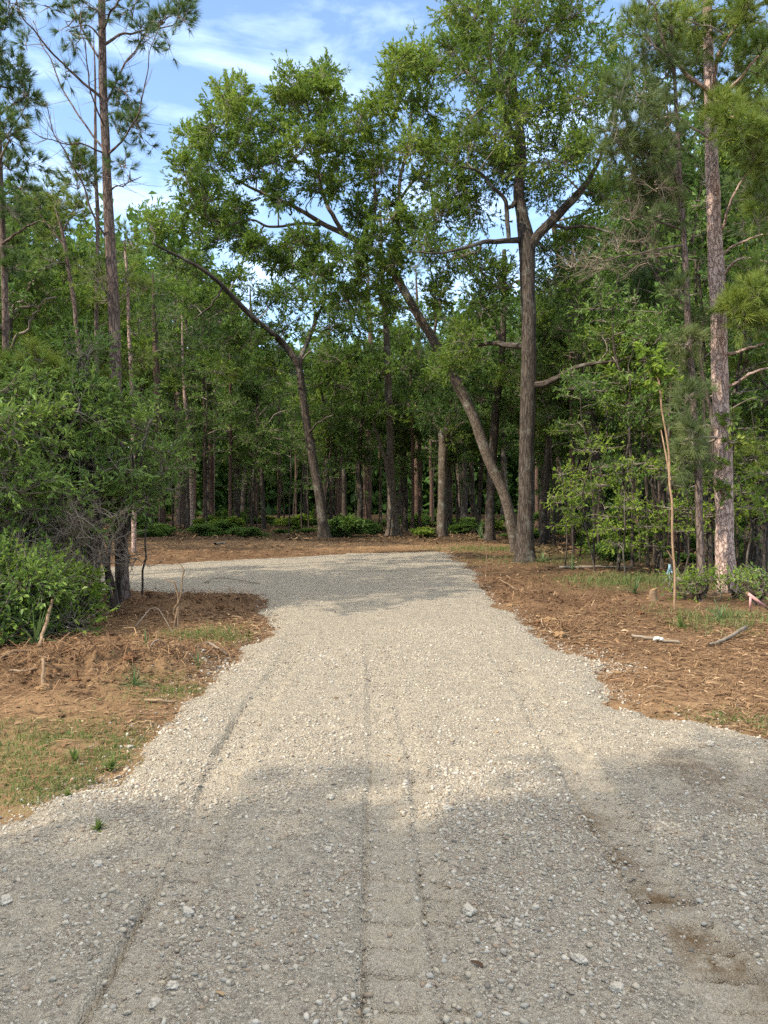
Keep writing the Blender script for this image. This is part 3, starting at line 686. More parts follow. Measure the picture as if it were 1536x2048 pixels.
# ------------------------------------------------------------------ the trees one can name
# straight old oak right of the drive's end
D = ground_depth(1122)
t = Plant(101); base = base_of(1050, 1122)
t.stem(rooted([(1050, 1122, 38), (1051, 1050, 32), (1054, 900, 30), (1057, 760, 30), (1058, 650, 29), (1055, 560, 30), (1051, 485, 33), (1042, 430, 24), (1036, 385, 22), (1043, 330, 20), (1040, 270, 18, .3), (1030, 200, 15, .5), (1022, 130, 13, .6), (1030, 40, 10, .6), (1035, -60, 7, .5)], D), 22, 0.10, 0.55, wob=0.03)
for L_ in ([(1054, 500, 22), (1078, 470, 19, -.2), (1105, 440, 18, -.4), (1132, 412, 17, -.6), (1156, 390, 15, -.8), (1190, 340, 9, -1), (1215, 270, 6, -1.2)],
           [(1100, 448, 9, -.3), (1130, 455, 7, -.5), (1180, 456, 5, -.9), (1230, 470, 3, -1.2)],
           [(1046, 480, 14), (1015, 482, 11, -.3), (975, 483, 9, -.6), (935, 496, 7, -.9), (880, 508, 4, -1.2), (820, 505, 2.5, -1.5)],
           [(1018, 480, 9, -.3), (1015, 440, 9, -.4), (1010, 405, 8, -.5), (985, 378, 7, -.6), (958, 345, 5, -.8), (920, 335, 3, -1)],
           [(1036, 400, 11), (1020, 415, 8, -.2), (1012, 420, 7, -.3)],
           [(1060, 770, 16), (1090, 768, 14, -.2), (1120, 752, 11, -.5), (1145, 738, 9, -.8), (1190, 728, 7, -1.2), (1240, 722, 5, -1.6), (1290, 700, 3, -2)],
           [(1056, 694, 12), (1030, 692, 12, .2), (1000, 688, 10, .4), (960, 692, 7, .8), (930, 706, 6, 1.0), (900, 718, 4, 1.2)],
           [(1022, 140, 11, .6), (1045, 100, 9, .4), (1078, 80, 7, .2), (1110, 30, 4, 0)],
           [(1040, 300, 12, .2), (1010, 230, 9, .8), (985, 150, 7, 1.3), (970, 70, 4, 1.6)]):
    t.stem(px_stem(L_, D), 9, 0.12, limb=True, wob=0.05)
r = t.r
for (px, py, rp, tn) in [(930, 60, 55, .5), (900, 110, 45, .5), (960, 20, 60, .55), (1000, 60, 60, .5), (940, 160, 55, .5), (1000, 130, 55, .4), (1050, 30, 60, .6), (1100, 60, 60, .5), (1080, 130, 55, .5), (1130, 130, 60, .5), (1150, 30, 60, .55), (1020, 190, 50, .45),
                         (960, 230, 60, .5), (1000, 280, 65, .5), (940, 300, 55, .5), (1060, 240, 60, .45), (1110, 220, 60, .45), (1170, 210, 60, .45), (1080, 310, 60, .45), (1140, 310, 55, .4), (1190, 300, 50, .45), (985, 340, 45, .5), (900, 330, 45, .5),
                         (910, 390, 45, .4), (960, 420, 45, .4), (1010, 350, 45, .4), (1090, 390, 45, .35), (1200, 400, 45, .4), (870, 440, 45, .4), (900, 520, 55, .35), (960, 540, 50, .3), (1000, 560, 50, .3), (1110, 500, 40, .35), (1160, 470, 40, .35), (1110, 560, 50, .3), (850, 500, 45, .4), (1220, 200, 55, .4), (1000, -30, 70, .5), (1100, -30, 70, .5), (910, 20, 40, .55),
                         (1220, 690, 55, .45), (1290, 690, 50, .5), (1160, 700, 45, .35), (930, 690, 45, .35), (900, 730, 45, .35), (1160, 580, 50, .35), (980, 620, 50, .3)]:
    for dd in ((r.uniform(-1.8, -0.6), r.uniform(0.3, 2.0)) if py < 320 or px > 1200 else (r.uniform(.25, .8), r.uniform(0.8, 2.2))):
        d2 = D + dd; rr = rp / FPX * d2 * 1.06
        t.clump(P(px + r.normal(0, 8), py + r.normal(0, 8), d2), (rr, rr * 1.1, rr * .92), n_sub=11, n_tw=9, n_lf=14, size=0.095, ratio=0.30, tone=tn, twig_len=.36)  # top clumps have a lighter leaf tone, painted as sunlit
t.make('oak_tree', 'tall straight dark oak with rough bark forking high above the end of the gravel', 'tree', base, 'oak_bark', 'oak_leaf')

# leaning oak whose top spreads over the middle of the sky
D = 21.5
t = Plant(102); b = P(1036, 1000, D); base = np.array([b[0], D, float(gz(b[0], D))])
t.stem([(base[0], base[1], base[2] - .06, .18)] + px_stem([(1012, 1000, 21), (976, 915, 20.5), (945, 830, 20), (915, 770, 20), (885, 712, 20), (862, 672, 19), (835, 628, 17), (810, 582, 16), (785, 540, 15), (742, 500, 13), (692, 470, 12), (652, 452, 10), (600, 420, 8), (550, 395, 7), (500, 372, 5), (462, 350, 3)], D), 16, 0.12, 0.3, wob=0.05)
for L_ in ([(690, 470, 10), (668, 435, 9, .3), (650, 400, 8, .5), (636, 330, 6, .7), (645, 270, 4, .9), (640, 200, 3, 1)],
           [(640, 450, 7), (600, 447, 6, -.4), (540, 452, 5, -.7), (500, 440, 4, -.9), (450, 452, 3, -1.1)],
           [(530, 450, 4, -.7), (515, 470, 3, -.8), (505, 490, 2, -.9)],
           [(785, 540, 10), (795, 450, 8, .5), (800, 360, 7, .9), (820, 270, 5, 1.2), (825, 180, 3.5, 1.4)],
           [(800, 400, 6, .8), (840, 340, 5, .6), (875, 280, 3, .4)], [(742, 500, 8), (750, 400, 6, .6), (745, 300, 4, 1), (735, 230, 3, 1.1)],
           [(552, 396, 5), (520, 330, 4, .4), (500, 280, 3, .6), (470, 240, 2, .7)], [(866, 680, 8), (872, 640, 5), (868, 610, 4, .2), (880, 560, 2, .3)]):
    t.stem(px_stem(L_, D), 8, 0.12, limb=True, wob=0.05)
r = t.r
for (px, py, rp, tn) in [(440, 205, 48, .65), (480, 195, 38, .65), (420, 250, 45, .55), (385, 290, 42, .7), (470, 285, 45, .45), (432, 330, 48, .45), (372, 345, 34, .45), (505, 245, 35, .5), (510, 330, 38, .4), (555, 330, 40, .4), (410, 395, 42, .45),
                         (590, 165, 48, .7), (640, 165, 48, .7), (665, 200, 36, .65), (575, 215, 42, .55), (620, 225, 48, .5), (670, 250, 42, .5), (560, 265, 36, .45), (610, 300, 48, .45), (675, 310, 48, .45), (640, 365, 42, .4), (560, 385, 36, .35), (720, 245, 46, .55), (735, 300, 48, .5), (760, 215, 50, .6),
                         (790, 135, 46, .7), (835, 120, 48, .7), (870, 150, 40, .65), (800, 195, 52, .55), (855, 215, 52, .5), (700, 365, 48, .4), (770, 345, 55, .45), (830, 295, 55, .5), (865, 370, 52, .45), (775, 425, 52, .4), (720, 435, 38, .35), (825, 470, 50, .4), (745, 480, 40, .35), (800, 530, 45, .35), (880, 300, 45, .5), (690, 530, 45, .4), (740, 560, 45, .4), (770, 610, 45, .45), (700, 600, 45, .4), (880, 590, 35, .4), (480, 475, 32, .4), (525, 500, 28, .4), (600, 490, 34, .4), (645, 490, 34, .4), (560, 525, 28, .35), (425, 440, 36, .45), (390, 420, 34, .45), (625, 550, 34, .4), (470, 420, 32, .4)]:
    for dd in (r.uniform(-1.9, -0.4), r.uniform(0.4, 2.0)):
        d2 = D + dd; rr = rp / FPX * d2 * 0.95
        t.clump(P(px + r.normal(0, 6), py + r.normal(0, 6), d2), (rr, rr * 1.1, rr * .92), n_sub=12, n_tw=9, n_lf=14, size=0.105, ratio=0.30, tone=tn, twig_len=.30)  # sunlight on the crown top is painted in by lighter clump tones
t.make('oak_tree', 'slanting oak with a long bare trunk starting behind the straight oak, its top against sky', 'tree', base, 'lean_bark', 'oak_leaf')

# oak at the back edge that leans left and forks
D = ground_depth(1076)
t = Plant(103); base = base_of(648, 1076)
t.stem(rooted([(648, 1076, 24), (645, 1040, 20), (638, 985, 18), (628, 930, 17), (617, 865, 16), (608, 805, 15), (602, 765, 15), (597, 735, 14), (584, 712, 14), (564, 688, 13), (545, 668, 12, -.4), (510, 640, 11, -.8), (470, 600, 10, -1.2), (438, 568, 9, -1.6), (400, 538, 7.5, -2), (350, 510, 5.5, -2.4), (308, 488, 3, -2.8)], D), 16, 0.14, 0.4, wob=0.06)
for L_ in ([(597, 740, 11), (604, 710, 10, .2), (616, 680, 9, .4), (628, 645, 8, .6), (634, 628, 6, .7)], [(616, 868, 6), (625, 858, 4, -.3), (640, 842, 3, -.6), (670, 830, 2, -.9)],
           [(632, 640, 6, .7), (650, 590, 5, .9), (640, 540, 4, 1.2)], [(445, 575, 5, -1.5), (430, 600, 4, -1.7), (390, 640, 3, -2)],
           [(595, 580, 2.5, 0), (560, 548, 3, .1), (520, 525, 2.5, .2), (500, 520, 2, .2)]):
    t.stem(px_stem(L_, D), 8, 0.14, limb=True, wob=0.06)
r = t.r
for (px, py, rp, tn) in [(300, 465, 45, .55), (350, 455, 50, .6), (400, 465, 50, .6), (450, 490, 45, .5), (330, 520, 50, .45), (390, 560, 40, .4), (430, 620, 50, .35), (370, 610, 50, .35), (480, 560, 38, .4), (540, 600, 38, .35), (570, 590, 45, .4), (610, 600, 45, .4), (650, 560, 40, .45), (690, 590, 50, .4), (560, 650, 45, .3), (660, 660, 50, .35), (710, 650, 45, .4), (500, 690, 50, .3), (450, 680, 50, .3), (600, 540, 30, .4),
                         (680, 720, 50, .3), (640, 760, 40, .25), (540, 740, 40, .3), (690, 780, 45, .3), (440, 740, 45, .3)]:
    for dd in (r.uniform(0.2, 1.0), r.uniform(0.8, 2.6)):
        d2 = D + dd - 2.4 * max(0, (600 - px) / 300); rr = rp / FPX * d2
        t.clump(P(px + r.normal(0, 8), py + r.normal(0, 8), d2), (rr, rr * 1.1, rr * .85), n_sub=10, n_tw=8, n_lf=9, size=0.15, ratio=0.30, tone=tn, twig_len=.40)  # lighter tones of the upper clumps paint sunlight into the leaves
t.make('oak_tree', 'bent oak on the far dirt bank, one long dark limb arching away to the left', 'tree', base, 'oak_bark', 'oak_leaf')

# tall pine on the left
D = ground_depth(1200)
t = Plant(104); base = base_of(246, 1200)
t.stem(rooted([(246, 1200, 27), (242, 1100, 25), (238, 950, 24), (234, 830, 23), (230, 720, 22), (226, 600, 21.5), (219, 470, 20), (212, 330, 17), (208, 200, 16), (204, 80, 15), (200, -60, 13)], D), 18, 0.10, 0.3, wob=0.02)
dead = [[(214, 480, 5), (186, 430, 4, -.2), (160, 360, 3.5, -.4), (120, 290, 2.5, -.6), (85, 200, 1.6, -.8)], [(208, 200, 7), (150, 152, 5, -.3), (112, 115, 4, -.5), (60, 55, 3, -.8), (20, -20, 2, -1)],
        [(211, 305, 5), (170, 250, 4, .3), (130, 190, 3, .5), (95, 110, 2.4, .7), (62, 40, 1.6, .9)], [(211, 308, 4), (165, 290, 3, -.3), (110, 285, 2.2, -.6), (60, 262, 1.2, -.9)],
        [(214, 380, 5), (232, 375, 3, -.2), (255, 368, 2.4, -.3), (278, 352, 1.5, -.5)], [(214, 310, 6), (245, 280, 4, -.3), (268, 245, 3.5, -.5), (285, 190, 2.5, -.7), (300, 110, 1.8, -.9), (318, 40, 1.2, -1)],
        [(208, 90, 6), (232, 75, 5, .2), (262, 66, 4, .4), (300, 62, 3, .6), (345, 48, 2, .8)], [(210, 210, 5), (250, 130, 4, .3), (290, 70, 3, .6), (340, 0, 2, .9)], [(205, 130, 5), (165, 60, 4, .4), (140, 0, 3, .6), (120, -60, 2, .8)],
        [(206, 60, 5), (230, 10, 4, -.4), (270, -30, 3, -.6)], [(216, 590, 4), (205, 575, 2.5), (196, 555, 1.5)], [(228, 640, 3.5), (234, 610, 2.2, -.1), (250, 590, 1.4, -.2)], [(210, 260, 4), (180, 180, 3, -.5), (170, 100, 2, -.8), (155, 20, 1.2, -1)]]
r = t.r
for L_ in dead:
    q = t.stem(px_stem(L_, D), 6, 0.1, limb=True, wob=0.04)
    k = 16; i0 = r.integers(len(q) // 4, len(q), k); o = q[i0, :3]; al = unit(q[np.minimum(i0 + 1, len(q) - 1), :3] - q[i0 - 1, :3])
    e = o + unit(al + r.normal(0, .7, (k, 3)) + [0, 0, .2]) * r.uniform(.15, .6, (k, 1))
    bez_tubes(t.twig, o, (o + e) / 2 + r.normal(0, .04, (k, 3)), e, np.full(k, .005), np.full(k, .0018), 2, 3)
for (px, py, rp, n_, tn) in [(330, 45, 34, 11, .3), (365, 40, 24, 8, .3), (300, 75, 26, 8, .3), (355, 5, 30, 9, .3), (260, 20, 30, 7, .3), (255, 185, 24, 7, .2), (240, 210, 20, 5, .2), (262, 235, 20, 5, .2), (285, 262, 17, 5, .3), (300, 290, 9, 2, .3), (248, 320, 24, 5, .3), (230, 165, 14, 4, .2), (130, 40, 26, 4, .3), (150, 75, 22, 4, .3), (90, 10, 28, 5, .3), (235, 265, 16, 4, .2), (135, 150, 14, 2, .3), (190, 20, 30, 7, .3), (340, 95, 10, 2, .3), (60, 90, 14, 3, .3)]:
    d2 = D + r.normal(0, .35); rr = rp / FPX * d2
    t.clump(P(px, py, d2), (rr, rr, rr), kind='needle', n_sub=n_, n_tw=4, size=.16, twig_len=.14, tone=tn, count=30, wid=.0045)
t.make('pine_tree', 'tall slim pine left of the drive with sparse needles and long bare dead branches', 'pine tree', base, 'pine_bark', 'dark_needle')

# big sunlit pine on the right
D = ground_depth(1182)
t = Plant(105); base = base_of(1452, 1182)
t.stem(rooted([(1454, 1182, 38), (1451, 1120, 35), (1448, 1000, 33), (1446, 900, 32), (1443, 800, 31), (1440, 700, 31), (1437, 610, 30), (1432, 500, 28), (1428, 400, 26), (1425, 320, 25), (1422, 200, 22), (1418, 90, 19), (1412, -80, 16)], D), 20, 0.12, 0.3, wob=0.02)
for L_ in ([(1450, 710, 8), (1480, 702, 6, -.2), (1510, 694, 4, -.3), (1530, 688, 3, -.4)], [(1452, 775, 8), (1480, 762, 6, -.2), (1510, 745, 5, -.4), (1545, 735, 3, -.6)], [(1440, 515, 7), (1465, 492, 5, -.2), (1495, 482, 4, -.4), (1525, 470, 3, -.5), (1560, 470, 2, -.6)],
           [(1442, 560, 7), (1458, 535, 6, -.2), (1480, 520, 5, -.4), (1510, 517, 4, -.5), (1535, 525, 3, -.6)], [(1426, 200, 11), (1410, 175, 9, -.3), (1375, 145, 8, -.6), (1340, 110, 7, -.8), (1322, 60, 5, -1), (1310, 10, 4, -1.2)], [(1424, 180, 10), (1436, 120, 8, -.3), (1470, 60, 6, -.6), (1500, 0, 4, -.8)],
           [(1428, 210, 9), (1450, 190, 7, -.2), (1480, 160, 6, -.5), (1520, 110, 4, -.8)], [(1429, 285, 6), (1400, 262, 5, -.3), (1365, 240, 4, -.6), (1330, 235, 3, -.8), (1290, 250, 2, -1)], [(1440, 470, 6), (1455, 430, 5, -.2), (1470, 390, 4, -.4), (1500, 340, 3, -.6)], [(1438, 620, 6), (1460, 612, 5, -.5), (1480, 605, 4, -.8)], [(1424, 250, 6), (1440, 230, 5, -.8), (1470, 235, 4, -1.3)]):
    t.stem(px_stem(L_, D), 7, 0.14, limb=True, wob=0.04)
r = t.r
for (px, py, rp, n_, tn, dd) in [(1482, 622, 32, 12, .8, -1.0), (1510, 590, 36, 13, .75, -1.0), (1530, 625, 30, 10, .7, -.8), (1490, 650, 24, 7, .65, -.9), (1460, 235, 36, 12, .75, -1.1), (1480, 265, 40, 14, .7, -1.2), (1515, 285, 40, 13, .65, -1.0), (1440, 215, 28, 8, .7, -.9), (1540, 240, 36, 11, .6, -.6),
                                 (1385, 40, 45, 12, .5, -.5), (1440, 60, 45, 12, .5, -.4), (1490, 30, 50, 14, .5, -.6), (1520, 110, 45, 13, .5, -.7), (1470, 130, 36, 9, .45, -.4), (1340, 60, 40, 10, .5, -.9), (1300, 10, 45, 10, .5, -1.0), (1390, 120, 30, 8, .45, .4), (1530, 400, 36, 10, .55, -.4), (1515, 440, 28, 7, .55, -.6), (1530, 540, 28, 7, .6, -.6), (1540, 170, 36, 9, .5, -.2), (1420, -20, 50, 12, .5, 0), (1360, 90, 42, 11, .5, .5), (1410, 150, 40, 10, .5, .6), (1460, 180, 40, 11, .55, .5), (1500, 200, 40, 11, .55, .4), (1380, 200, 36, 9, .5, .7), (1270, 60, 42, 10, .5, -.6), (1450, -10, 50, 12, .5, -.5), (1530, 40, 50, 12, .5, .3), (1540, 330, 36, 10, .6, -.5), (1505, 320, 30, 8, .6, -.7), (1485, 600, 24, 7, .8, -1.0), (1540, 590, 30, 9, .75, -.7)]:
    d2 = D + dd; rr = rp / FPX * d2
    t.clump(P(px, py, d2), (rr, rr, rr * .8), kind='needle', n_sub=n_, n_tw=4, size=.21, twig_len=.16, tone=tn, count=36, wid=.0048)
for (px, py, rp, tn) in [(1462, 840, 11, .6), (1466, 885, 12, .6), (1436, 925, 13, .6), (1448, 985, 12, .6)]:   # creeper leaves climbing the trunk
    t.clump(P(px, py, D - .28), (rp / FPX * D, .12, rp / FPX * D), n_sub=4, n_tw=4, n_lf=5, size=.10, ratio=.6, tone=tn, twig_len=.1)
t.make('pine_tree', 'thick sunlit pine with pale flaky bark at the right edge of the clearing', 'pine tree', base, 'pale_pine_bark', 'needle')

# thinner pine left of it, with drooping grey-green sprays and a dead hanging branch
D = ground_depth(1192)
t = Plant(106); base = base_of(1404, 1192)
t.stem(rooted([(1404, 1192, 17), (1401, 1100, 15), (1397, 1000, 14), (1391, 880, 13), (1384, 780, 12.5), (1379, 690, 12), (1373, 570, 12), (1367, 470, 11), (1359, 360, 10), (1352, 240, 8), (1345, 120, 6), (1338, 0, 4)], D), 12, 0.12, 0.25, wob=0.03)
for L_ in ([(1360, 380, 6), (1340, 340, 5, -.2), (1300, 310, 4, -.4), (1250, 300, 3, -.6)], [(1356, 300, 6), (1330, 250, 4, -.2), (1290, 220, 3, -.4)], [(1368, 490, 5), (1310, 500, 4, -.3), (1250, 515, 3, -.6), (1190, 530, 2, -.8), (1130, 545, 1.2, -1)], [(1366, 460, 5), (1300, 440, 3, -.3), (1240, 440, 2, -.5)], [(1358, 345, 5), (1320, 350, 3, -.3), (1270, 370, 2, -.4)], [(1374, 610, 5), (1345, 590, 4, -.1), (1310, 550, 3, -.3), (1300, 535, 2, -.4)], [(1386, 800, 4), (1410, 780, 3, -.3), (1420, 760, 2, -.4)], [(1388, 850, 4), (1370, 830, 3, -.3), (1350, 800, 2, -.4)]):
    t.stem(px_stem(L_, D), 6, 0.12, limb=True, wob=0.05)
r = t.r
for (px, py, rp, n_, tn) in [(1290, 250, 42, 14, .5), (1250, 290, 42, 13, .5), (1300, 320, 42, 13, .5), (1340, 300, 34, 9, .5), (1230, 250, 36, 10, .45), (1340, 230, 36, 10, .5), (1275, 190, 40, 10, .5), (1330, 380, 34, 9, .45), (1300, 400, 30, 8, .45), (1320, 440, 22, 5, .6), (1375, 690, 28, 9, .5), (1370, 730, 26, 7, .5), (1380, 760, 32, 10, .55), (1380, 800, 34, 10, .55), (1372, 840, 30, 9, .55), (1385, 880, 30, 10, .55), (1375, 900, 28, 8, .5), (1360, 920, 26, 7, .55), (1400, 640, 20, 5, .5), (1390, 950, 28, 8, .55), (1330, 150, 36, 9, .45), (1300, 90, 40, 8, .45), (1220, 310, 36, 10, .5), (1260, 350, 38, 11, .5), (1320, 270, 36, 10, .5), (1240, 200, 40, 10, .5), (1290, 140, 40, 10, .45), (1360, 420, 26, 7, .5), (1250, 400, 28, 7, .45), (1360, 580, 20, 5, .4)]:
    d2 = D + r.uniform(-.9, .3); rr = rp / FPX * d2
    t.clump(P(px, py, d2), (rr, rr, rr), kind='needle', n_sub=n_, n_tw=4, size=.20, twig_len=.16, tone=tn, count=34, wid=.0046, droop=.6)
root = t.make('pine_tree', 'slender pine just left of the thick sunlit one, with hanging grey-green sprays', 'pine tree', base, 'pine_bark', 'grey_needle')
tb = Plant(107); tb.nodes = t.nodes
for (px, py, rp) in [(1180, 520, 34), (1230, 500, 36), (1270, 480, 36), (1140, 535, 28), (1290, 520, 30), (1210, 540, 30), (1260, 440, 26), (1310, 360, 26)]:
    d2 = D - r.uniform(.2, .9); rr = rp / FPX * d2
    tb.clump(P(px, py, d2), (rr * 1.3, rr, rr * .7), bare=True, n_sub=6, n_tw=4, twig_len=.26)
tb.twig.obj('dead_sprays', M['dead_twig'], root, True, base)

# leaning thick trunk at the right margin
D = ground_depth(1150)
t = Plant(108); base = base_of(1505, 1150)
t.stem(rooted([(1505, 1150, 46), (1512, 1080, 42), (1520, 1010, 40), (1530, 940, 38), (1545, 850, 36), (1562, 700, 33), (1580, 500, 28), (1590, 300, 20), (1595, 100, 12)], D), 18, 0.12, 0.35, wob=0.03)
for L_ in ([(1550, 800, 8), (1530, 770, 6, -.5), (1505, 745, 4, -.9)], [(1535, 920, 7), (1520, 925, 5, -.6), (1500, 915, 4, -1)], [(1560, 680, 8), (1535, 660, 6, -.5), (1515, 655, 4, -.9)]):
    t.stem(px_stem(L_, D), 6, 0.1, limb=True)
r = t.r
for (px, py, rp, n_, tn) in [(1505, 820, 30, 9, .6), (1525, 800, 34, 10, .6), (1500, 740, 30, 9, .5), (1520, 700, 32, 9, .5), (1510, 915, 34, 10, .6), (1530, 900, 30, 9, .6), (1520, 960, 24, 6, .55), (1560, 600, 50, 12, .5), (1570, 450, 60, 14, .5), (1520, 350, 50, 12, .45), (1580, 250, 60, 14, .45), (1540, 100, 60, 14, .45)]:
    d2 = D + r.uniform(-1.4, -.3); rr = rp / FPX * d2
    t.clump(P(px, py, d2), (rr, rr, rr * .8), kind='needle', n_sub=n_, n_tw=4, size=.21, twig_len=.16, tone=tn, count=34, wid=.005)
t.make('pine_tree', 'broad trunk tilting out of the picture behind the thick sunlit pine', 'pine tree', base, 'oak_bark', 'needle')

# broken-topped trunk at the back
D = ground_depth(1073)
t = Plant(109); base = base_of(884, 1073)
q = t.stem(rooted([(884, 1073, 21), (884, 1030, 19), (885, 960, 18), (886, 905, 18), (887, 882, 19), (888, 872, 24), (890, 862, 20), (891, 855, 9)], D), 14, 0.2, 0.35, cap=True)
for L_ in ([(889, 868, 5), (905, 858, 4, -.2), (930, 845, 2, -.4)], [(885, 866, 4), (870, 850, 3), (850, 835, 2)], [(890, 860, 4), (895, 840, 2.5), (903, 810, 1.5)]): t.stem(px_stem(L_, D), 5, .1, limb=True, wob=.05)
for (px, py, rp, tn) in [(905, 875, 18, .4), (925, 890, 18, .4), (870, 845, 16, .4), (900, 840, 16, .4)]: t.clump(P(px, py, D - .3), rp / FPX * D, n_sub=6, n_tw=5, n_lf=6, size=.12, tone=tn)
t.make('snag', 'straight trunk snapped off at a knobbly burl, left of the crossing oaks', 'tree', base, 'lean_bark', 'oak_leaf')

# dead-sided trunk with hanging vines in the middle
D = ground_depth(1070)
t = Plant(110); base = base_of(786, 1070)
t.stem(rooted([(786, 1070, 30), (785, 1045, 22), (783, 1000, 18), (781, 940, 16), (779, 860, 14), (777, 780, 14), (774, 700, 13), (769, 620, 12), (765, 560, 10), (763, 500, 8), (760, 420, 5)], D), 14, 0.2, 0.6, wob=.04)
for L_ in ([(782, 1000, 10), (772, 930, 8, -.3), (757, 880, 7, -.4), (745, 840, 5, -.5)], [(800, 1074, 3, -.5), (786, 1040, 3, -.5), (779, 960, 3, -.4), (776, 900, 2, -.3)], [(778, 1072, 3, -.6), (783, 1020, 3, -.5), (788, 960, 2.5, -.3)]): t.stem(px_stem(L_, D), 6, .1, limb=True, wob=.05)
r = t.r
for (px, py, rp, tn) in [(740, 640, 38, .6), (775, 660, 32, .5), (800, 690, 36, .55), (730, 700, 38, .45), (790, 620, 32, .55), (760, 740, 36, .4), (810, 740, 36, .45), (720, 620, 32, .65), (830, 700, 34, .55), (770, 820, 34, .35), (820, 810, 34, .4), (740, 790, 34, .3), (860, 770, 34, .4)]:
    d2 = D + r.uniform(-1.5, 1.5); rr = rp / FPX * d2
    t.clump(P(px, py, d2), rr, n_sub=10, n_tw=7, n_lf=8, size=.16, tone=tn)
t.make('oak_tree', 'tall thin tree at the back edge with vines and roots splayed at its foot', 'tree', base, 'lean_bark', 'oak_leaf')

# dark trunk behind the crossing of the two oaks
D = ground_depth(1081)
t = Plant(111); base = base_of(979, 1081)
t.stem(rooted([(979, 1081, 21), (980, 1030, 18), (983, 960, 17), (988, 880, 17), (993, 800, 16), (1000, 740, 15), (1004, 680, 14), (1008, 600, 11), (1010, 500, 8)], D), 14, 0.14, 0.35, wob=.04)
r = t.r
for L_ in ([(998, 760, 7), (1020, 740, 5, .5), (1040, 715, 4, .8)], [(1004, 690, 7), (985, 640, 5, .5), (960, 600, 4, .8)]): t.stem(px_stem(L_, D), 6, .1, limb=True, wob=.05)
for (px, py, rp, tn) in [(950, 640, 45, .3), (900, 650, 45, .35), (960, 720, 45, .25), (1010, 620, 45, .25), (920, 760, 42, .3), (960, 800, 40, .25), (1080, 640, 45, .25), (1110, 620, 45, .3), (1100, 700, 45, .25), (860, 830, 36, .3), (1020, 820, 36, .2), (1090, 800, 36, .2), (840, 640, 36, .4)]:
    for dd in (-.8, 1.2):
        d2 = D + dd + r.normal(0, .4); rr = rp / FPX * d2
        t.clump(P(px, py, d2), rr, n_sub=10, n_tw=7, n_lf=8, size=.16, tone=tn)
t.make('oak_tree', 'oak trunk standing just behind the crossing of the slanting and the straight oak', 'tree', base, 'oak_bark', 'dark_leaf')

# dark leaning tree deep right
D = 23.0
t = Plant(112); b = P(1196, 1000, D); base = np.array([b[0], D, 0.0])
t.stem([(base[0], base[1], -.05, .2)] + px_stem([(1197, 950, 22), (1188, 870, 22), (1172, 790, 20), (1158, 720, 17), (1145, 640, 16), (1130, 570, 14), (1115, 500, 11), (1105, 420, 8)], D), 12, 0.14, 0.2, wob=.04)
r = t.r
for (px, py, rp, tn) in [(1180, 620, 50, .3), (1250, 600, 50, .35), (1180, 680, 45, .3), (1240, 680, 50, .35), (1300, 620, 50, .35), (1300, 540, 45, .35), (1340, 660, 50, .35), (1230, 390, 45, .4), (1290, 470, 45, .35), (1240, 780, 45, .25), (1180, 800, 45, .2), (1330, 760, 45, .3), (1400, 600, 50, .3), (1470, 560, 50, .3), (1420, 480, 45, .3), (1500, 660, 50, .3), (1480, 420, 50, .35), (1400, 350, 50, .35), (1330, 270, 50, .4), (1250, 150, 50, .4), (1200, 90, 50, .4), (1500, 800, 50, .25), (1300, 190, 55, .4), (1360, 120, 55, .4), (1300, 60, 55, .4), (1420, 230, 55, .4), (1480, 200, 55, .4), (1530, 300, 55, .4), (1390, 20, 55, .4), (1480, 60, 55, .4), (1540, 120, 55, .4), (1330, 360, 50, .35), (1380, 450, 50, .35)]:
    for dd in (-1.0, 1.2):
        d2 = D + dd + r.normal(0, .5); rr = rp / FPX * d2
        t.clump(P(px, py, d2), rr, n_sub=9, n_tw=7, n_lf=8, size=.15, tone=tn)
t.make('oak_tree', 'black curving trunk deep in the shade right of the straight oak', 'tree', base, 'oak_bark', 'dark_leaf')

# thin pines at the far left and behind the left thicket
def thin_pine(seed, bx, by, pts, label, clumps, bark='pine_bark', leafm='needle', limbs=(), count=30, size=.20):
    D = ground_depth(by); t = Plant(seed); base = base_of(bx, by)
    t.stem(rooted([(bx, by, pts[0][2] * 1.1)] + pts, D), 10, 0.12, 0.25, wob=.03)
    for L_ in limbs: t.stem(px_stem(L_, D), 6, .1, limb=True, wob=.04)
    for (px, py, rp, n_, tn) in clumps:
        d2 = D + t.r.uniform(-1.0, .8); rr = rp / FPX * d2
        t.clump(P(px, py, d2), (rr, rr, rr * .85), kind='needle', n_sub=n_, n_tw=4, size=size, twig_len=.18, tone=tn, count=count, wid=.0042 + .00015 * D)
    return t.make('pine_tree', label, 'pine tree', base, bark, leafm)
thin_pine(121, 22, 1165, [(18, 900, 14), (14, 720, 13), (10, 560, 12), (4, 430, 11), (-2, 300, 10), (-6, 150, 8), (-10, 0, 6)], 'reddish pine half cut off by the left border, above the thicket',
          [(25, 130, 36, 12, .35), (40, 170, 26, 8, .4), (10, 60, 40, 12, .3), (30, 215, 26, 8, .35), (15, 270, 34, 10, .35), (45, 190, 22, 6, .45), (20, 340, 36, 10, .35), (50, 380, 34, 9, .4), (20, 420, 34, 9, .4), (70, 330, 26, 6, .35), (10, 500, 34, 9, .4), (35, 540, 30, 7, .4), (20, 0, 40, 10, .3), (70, 210, 14, 3, .3), (-20, 100, 50, 14, .3), (-20, 250, 50, 12, .3)],
          limbs=[[(0, 490, 6), (30, 470, 5, -.3), (60, 450, 4, -.5), (75, 445, 3, -.6)], [(-4, 230, 5), (25, 210, 4), (60, 190, 2)], [(-3, 290, 4), (30, 250, 3), (55, 200, 2), (60, 130, 1.2)]], leafm='dark_needle')
